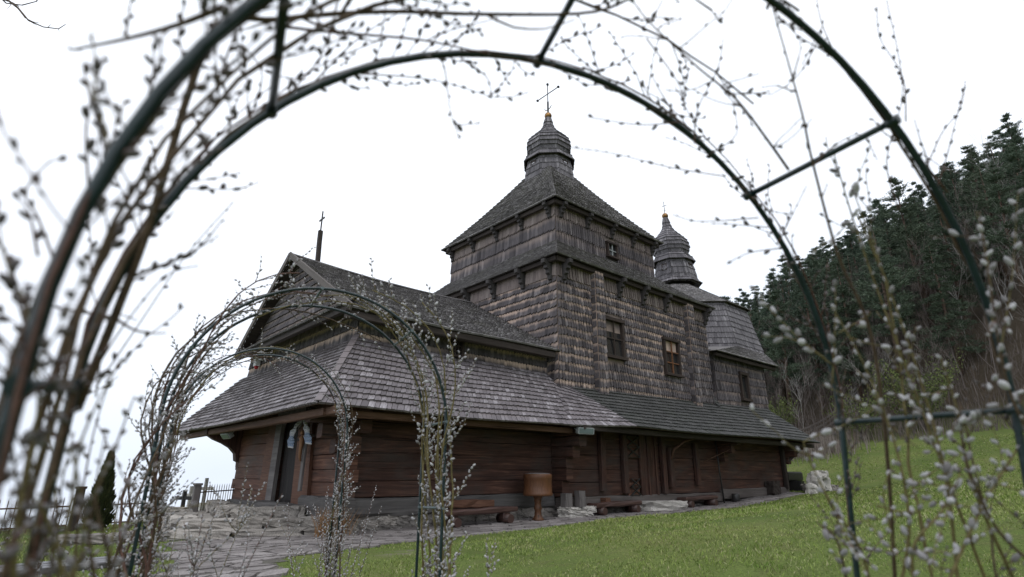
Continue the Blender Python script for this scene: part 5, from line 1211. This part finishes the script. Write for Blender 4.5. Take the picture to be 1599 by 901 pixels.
# lower right: many leafy-budded stems with big catkins
for s in ([(1560, 960, .95), (1440, 640, .98), (1345, 380, 1.0), (1300, 230, 1.0)], [(1500, 960, .9), (1480, 760, .92), (1440, 600, .94), (1385, 440, .95), (1330, 290, .96)], [(1395, 960, .9), (1420, 830, .9), (1400, 700, .92), (1350, 570, .94), (1300, 480, .95)], [(1600, 940, .9), (1520, 760, .9), (1495, 640, .92), (1470, 560, .92)], [(1460, 960, .85), (1530, 800, .87), (1590, 700, .88), (1640, 620, .9)], [(1440, 960, .85), (1425, 860, .85), (1470, 800, .85), (1500, 740, .86)], [(1370, 960, .95), (1345, 860, .95), (1300, 790, .95), (1265, 720, .96), (1255, 690, .96)], [(1640, 900, .85), (1560, 830, .86), (1510, 720, .87), (1500, 640, .88)], [(1330, 960, .95), (1310, 850, .95), (1275, 815, .95)], [(1660, 760, .85), (1580, 620, .87), (1550, 470, .88), (1530, 330, .9)]): hand(wr, s, random.choice(['bark_olive', 'bark', 'bark_olive']), .0030, .25, .0175, .019, 5)
for s in ([(1300, 570, .98), (1250, 530, .98), (1200, 480, .98), (1180, 450, .98)], [(1290, 560, .98), (1240, 530, .98), (1190, 525, .98)], [(1300, 600, .98), (1305, 500, .98), (1305, 440, .98)], [(1310, 520, .98), (1360, 490, .98), (1345, 488, .98)], [(1550, 520, .9), (1545, 420, .9), (1525, 330, .9)], [(1560, 560, .9), (1580, 440, .9), (1590, 300, .9)], [(1370, 790, .9), (1430, 800, .9), (1450, 760, .9)], [(1400, 860, .9), (1380, 770, .9), (1400, 720, .9)]): hand(wr, s, 'bark_olive', .0016, .2, .019, .017)
# lower left: strongly blurred shoots close to the lens
for s in ([(20, 960, .42), (30, 800, .42), (60, 640, .44), (50, 500, .45)], [(80, 960, .5), (110, 800, .52), (130, 680, .54), (190, 560, .56)], [(120, 960, .5), (90, 860, .5), (60, 780, .5)], [(160, 960, .6), (140, 820, .6), (180, 700, .62), (210, 620, .64)], [(40, 960, .45), (10, 860, .45), (20, 760, .45)], [(90, 940, .46), (130, 850, .48), (125, 760, .48), (110, 700, .48)], [(140, 960, .55), (170, 880, .55), (150, 780, .55), (165, 680, .56)]): hand(wl, s, random.choice(['bark_olive', 'bark']), .0022, .2, .011, .026, 2)

random.seed(5)
for k in range(6):
    x0 = random.uniform(-20, 190); dp = random.uniform(.46, .8); hgt = random.uniform(180, 420); sw = random.uniform(-60, 70)
    hand(wl, [(x0, 960, dp), (x0+sw*.2, 960-hgt*.4, dp+.01), (x0+sw*.55, 960-hgt*.75, dp+.02), (x0+sw, 960-hgt, dp+.03)], random.choice(['bark', 'bark_olive', 'bark_red']), .0018, .3, .0125, .02, 3)
# overhanging bare tree at the upper left (its trunk stands outside the frame)
tb = V(-6.5, 11, g(-6.5, 11)); o = empty('overhanging_tree', tb)
tipp = [at(-260, 150, 13.5), at(-120, -60, 13.0), at(-20, -25, 12.6), at(28, 12, 12.4), at(45, 32, 12.3), at(68, 42, 12.2), at(92, 45, 12.2), at(103, 38, 12.2)]
mb = MB(); mb.tube([tb-V(0, 0, .3), tb+V(.1, .1, 2.5), tb+V(.3, .2, 5), tipp[0]*.4+(tb+V(.3, .2, 6))*.6, tipp[0]], [.2, .16, .12, .08, .05], 8); mb.build('trunk', M['bark'], o)
mb = MB(); mb.tube(tipp, [.05, .035, .028, .022, .016, .012, .010, .006], 5); mb.tube([tipp[3], at(40, 28, 12.3), at(52, 34, 12.2), at(62, 36, 12.2)], [.014, .011, .009, .005], 4); mb.tube([tipp[2], at(10, 5, 12.5), at(35, 8, 12.4), at(58, 2, 12.3), at(62, -8, 12.3)], [.018, .014, .012, .009, .006], 4); mb.tube([tipp[1], at(-10, -5, 12.6), at(20, 4, 12.5), at(30, 10, 12.4)], [.02, .016, .014, .01], 4)
for a, b in (((45, 32), (58, 40)), ((92, 45), (93, 50)), ((58, 2), (55, -6)), ((20, 4), (12, 14)), ((75, 43), (80, 38))): mb.tube([at(*a, 12.3), at(*b, 12.2)], [.007, .003], 4)
mb.build('branch', M['bark'], o); tag(o, 'leafless branch tip hanging into the upper left corner of the sky', 'tree')

# ------------------------------------------------------------------ light
w = bpy.data.worlds.new('World'); scene.world = w; w.use_nodes = True
nt = w.node_tree; bg = nt.nodes['Background']; bg.inputs['Strength'].default_value = .1
SUN_EL, SUN_AZ = math.radians(64), math.radians(235)      # azimuth of the sun measured from +X
sky = nt.nodes.new('ShaderNodeTexSky'); sky.sky_type = 'NISHITA'; sky.sun_disc = False; sky.sun_elevation = SUN_EL; sky.sun_rotation = math.radians(90)-SUN_AZ; sky.air_density = 1; sky.dust_density = 3
tc_ = nt.nodes.new('ShaderNodeTexCoord'); mp = nt.nodes.new('ShaderNodeMapping'); mp.inputs['Scale'].default_value = (1.2, 1.2, 3); nt.links.new(tc_.outputs['Generated'], mp.inputs[0])
nz = nt.nodes.new('ShaderNodeTexNoise'); nz.inputs['Scale'].default_value = 1.3; nz.inputs['Detail'].default_value = 4; nt.links.new(mp.outputs[0], nz.inputs['Vector'])
rp_ = nt.nodes.new('ShaderNodeValToRGB'); rp_.color_ramp.elements[0].position = .3; rp_.color_ramp.elements[0].color = (10.1, 10.7, 11.7, 1); rp_.color_ramp.elements[1].position = .7; rp_.color_ramp.elements[1].color = (11.6, 12.0, 12.8, 1); nt.links.new(nz.outputs['Fac'], rp_.inputs[0])
sp_ = nt.nodes.new('ShaderNodeSeparateXYZ'); nt.links.new(tc_.outputs['Generated'], sp_.inputs[0])
hz = nt.nodes.new('ShaderNodeValToRGB'); hz.color_ramp.elements[0].position = 0; hz.color_ramp.elements[0].color = (.72, .755, .80, 1); hz.color_ramp.elements[1].position = .45; hz.color_ramp.elements[1].color = (1, 1, 1, 1); nt.links.new(sp_.outputs[2], hz.inputs[0])
ml = nt.nodes.new('ShaderNodeMix'); ml.data_type = 'RGBA'; ml.blend_type = 'MULTIPLY'; ml.inputs[0].default_value = 1; nt.links.new(rp_.outputs[0], ml.inputs[6]); nt.links.new(hz.outputs[0], ml.inputs[7])
mx = nt.nodes.new('ShaderNodeMix'); mx.data_type = 'RGBA'; mx.inputs[0].default_value = .93; nt.links.new(sky.outputs[0], mx.inputs[6]); nt.links.new(ml.outputs[2], mx.inputs[7]); nt.links.new(mx.outputs[2], bg.inputs[0])
sl = bpy.data.lights.new('sun', 'SUN'); sl.energy = .5; sl.angle = math.radians(25); sl.color = (1, .97, .93); so_ = bpy.data.objects.new('sun', sl); COL.objects.link(so_)
sd = V(math.cos(SUN_EL)*math.cos(SUN_AZ), math.cos(SUN_EL)*math.sin(SUN_AZ), math.sin(SUN_EL)); so_.rotation_euler = sd.to_track_quat('Z', 'Y').to_euler()
vs = scene.view_settings; vs.view_transform = 'Standard'; vs.look = 'None'; vs.gamma = 1; vs.exposure = .25; vs.use_curve_mapping = False
scene.render.engine = 'CYCLES'; scene.cycles.use_denoising = True; scene.cycles.max_bounces = 6; scene.cycles.diffuse_bounces = 2; scene.cycles.glossy_bounces = 2; scene.cycles.transmission_bounces = 2
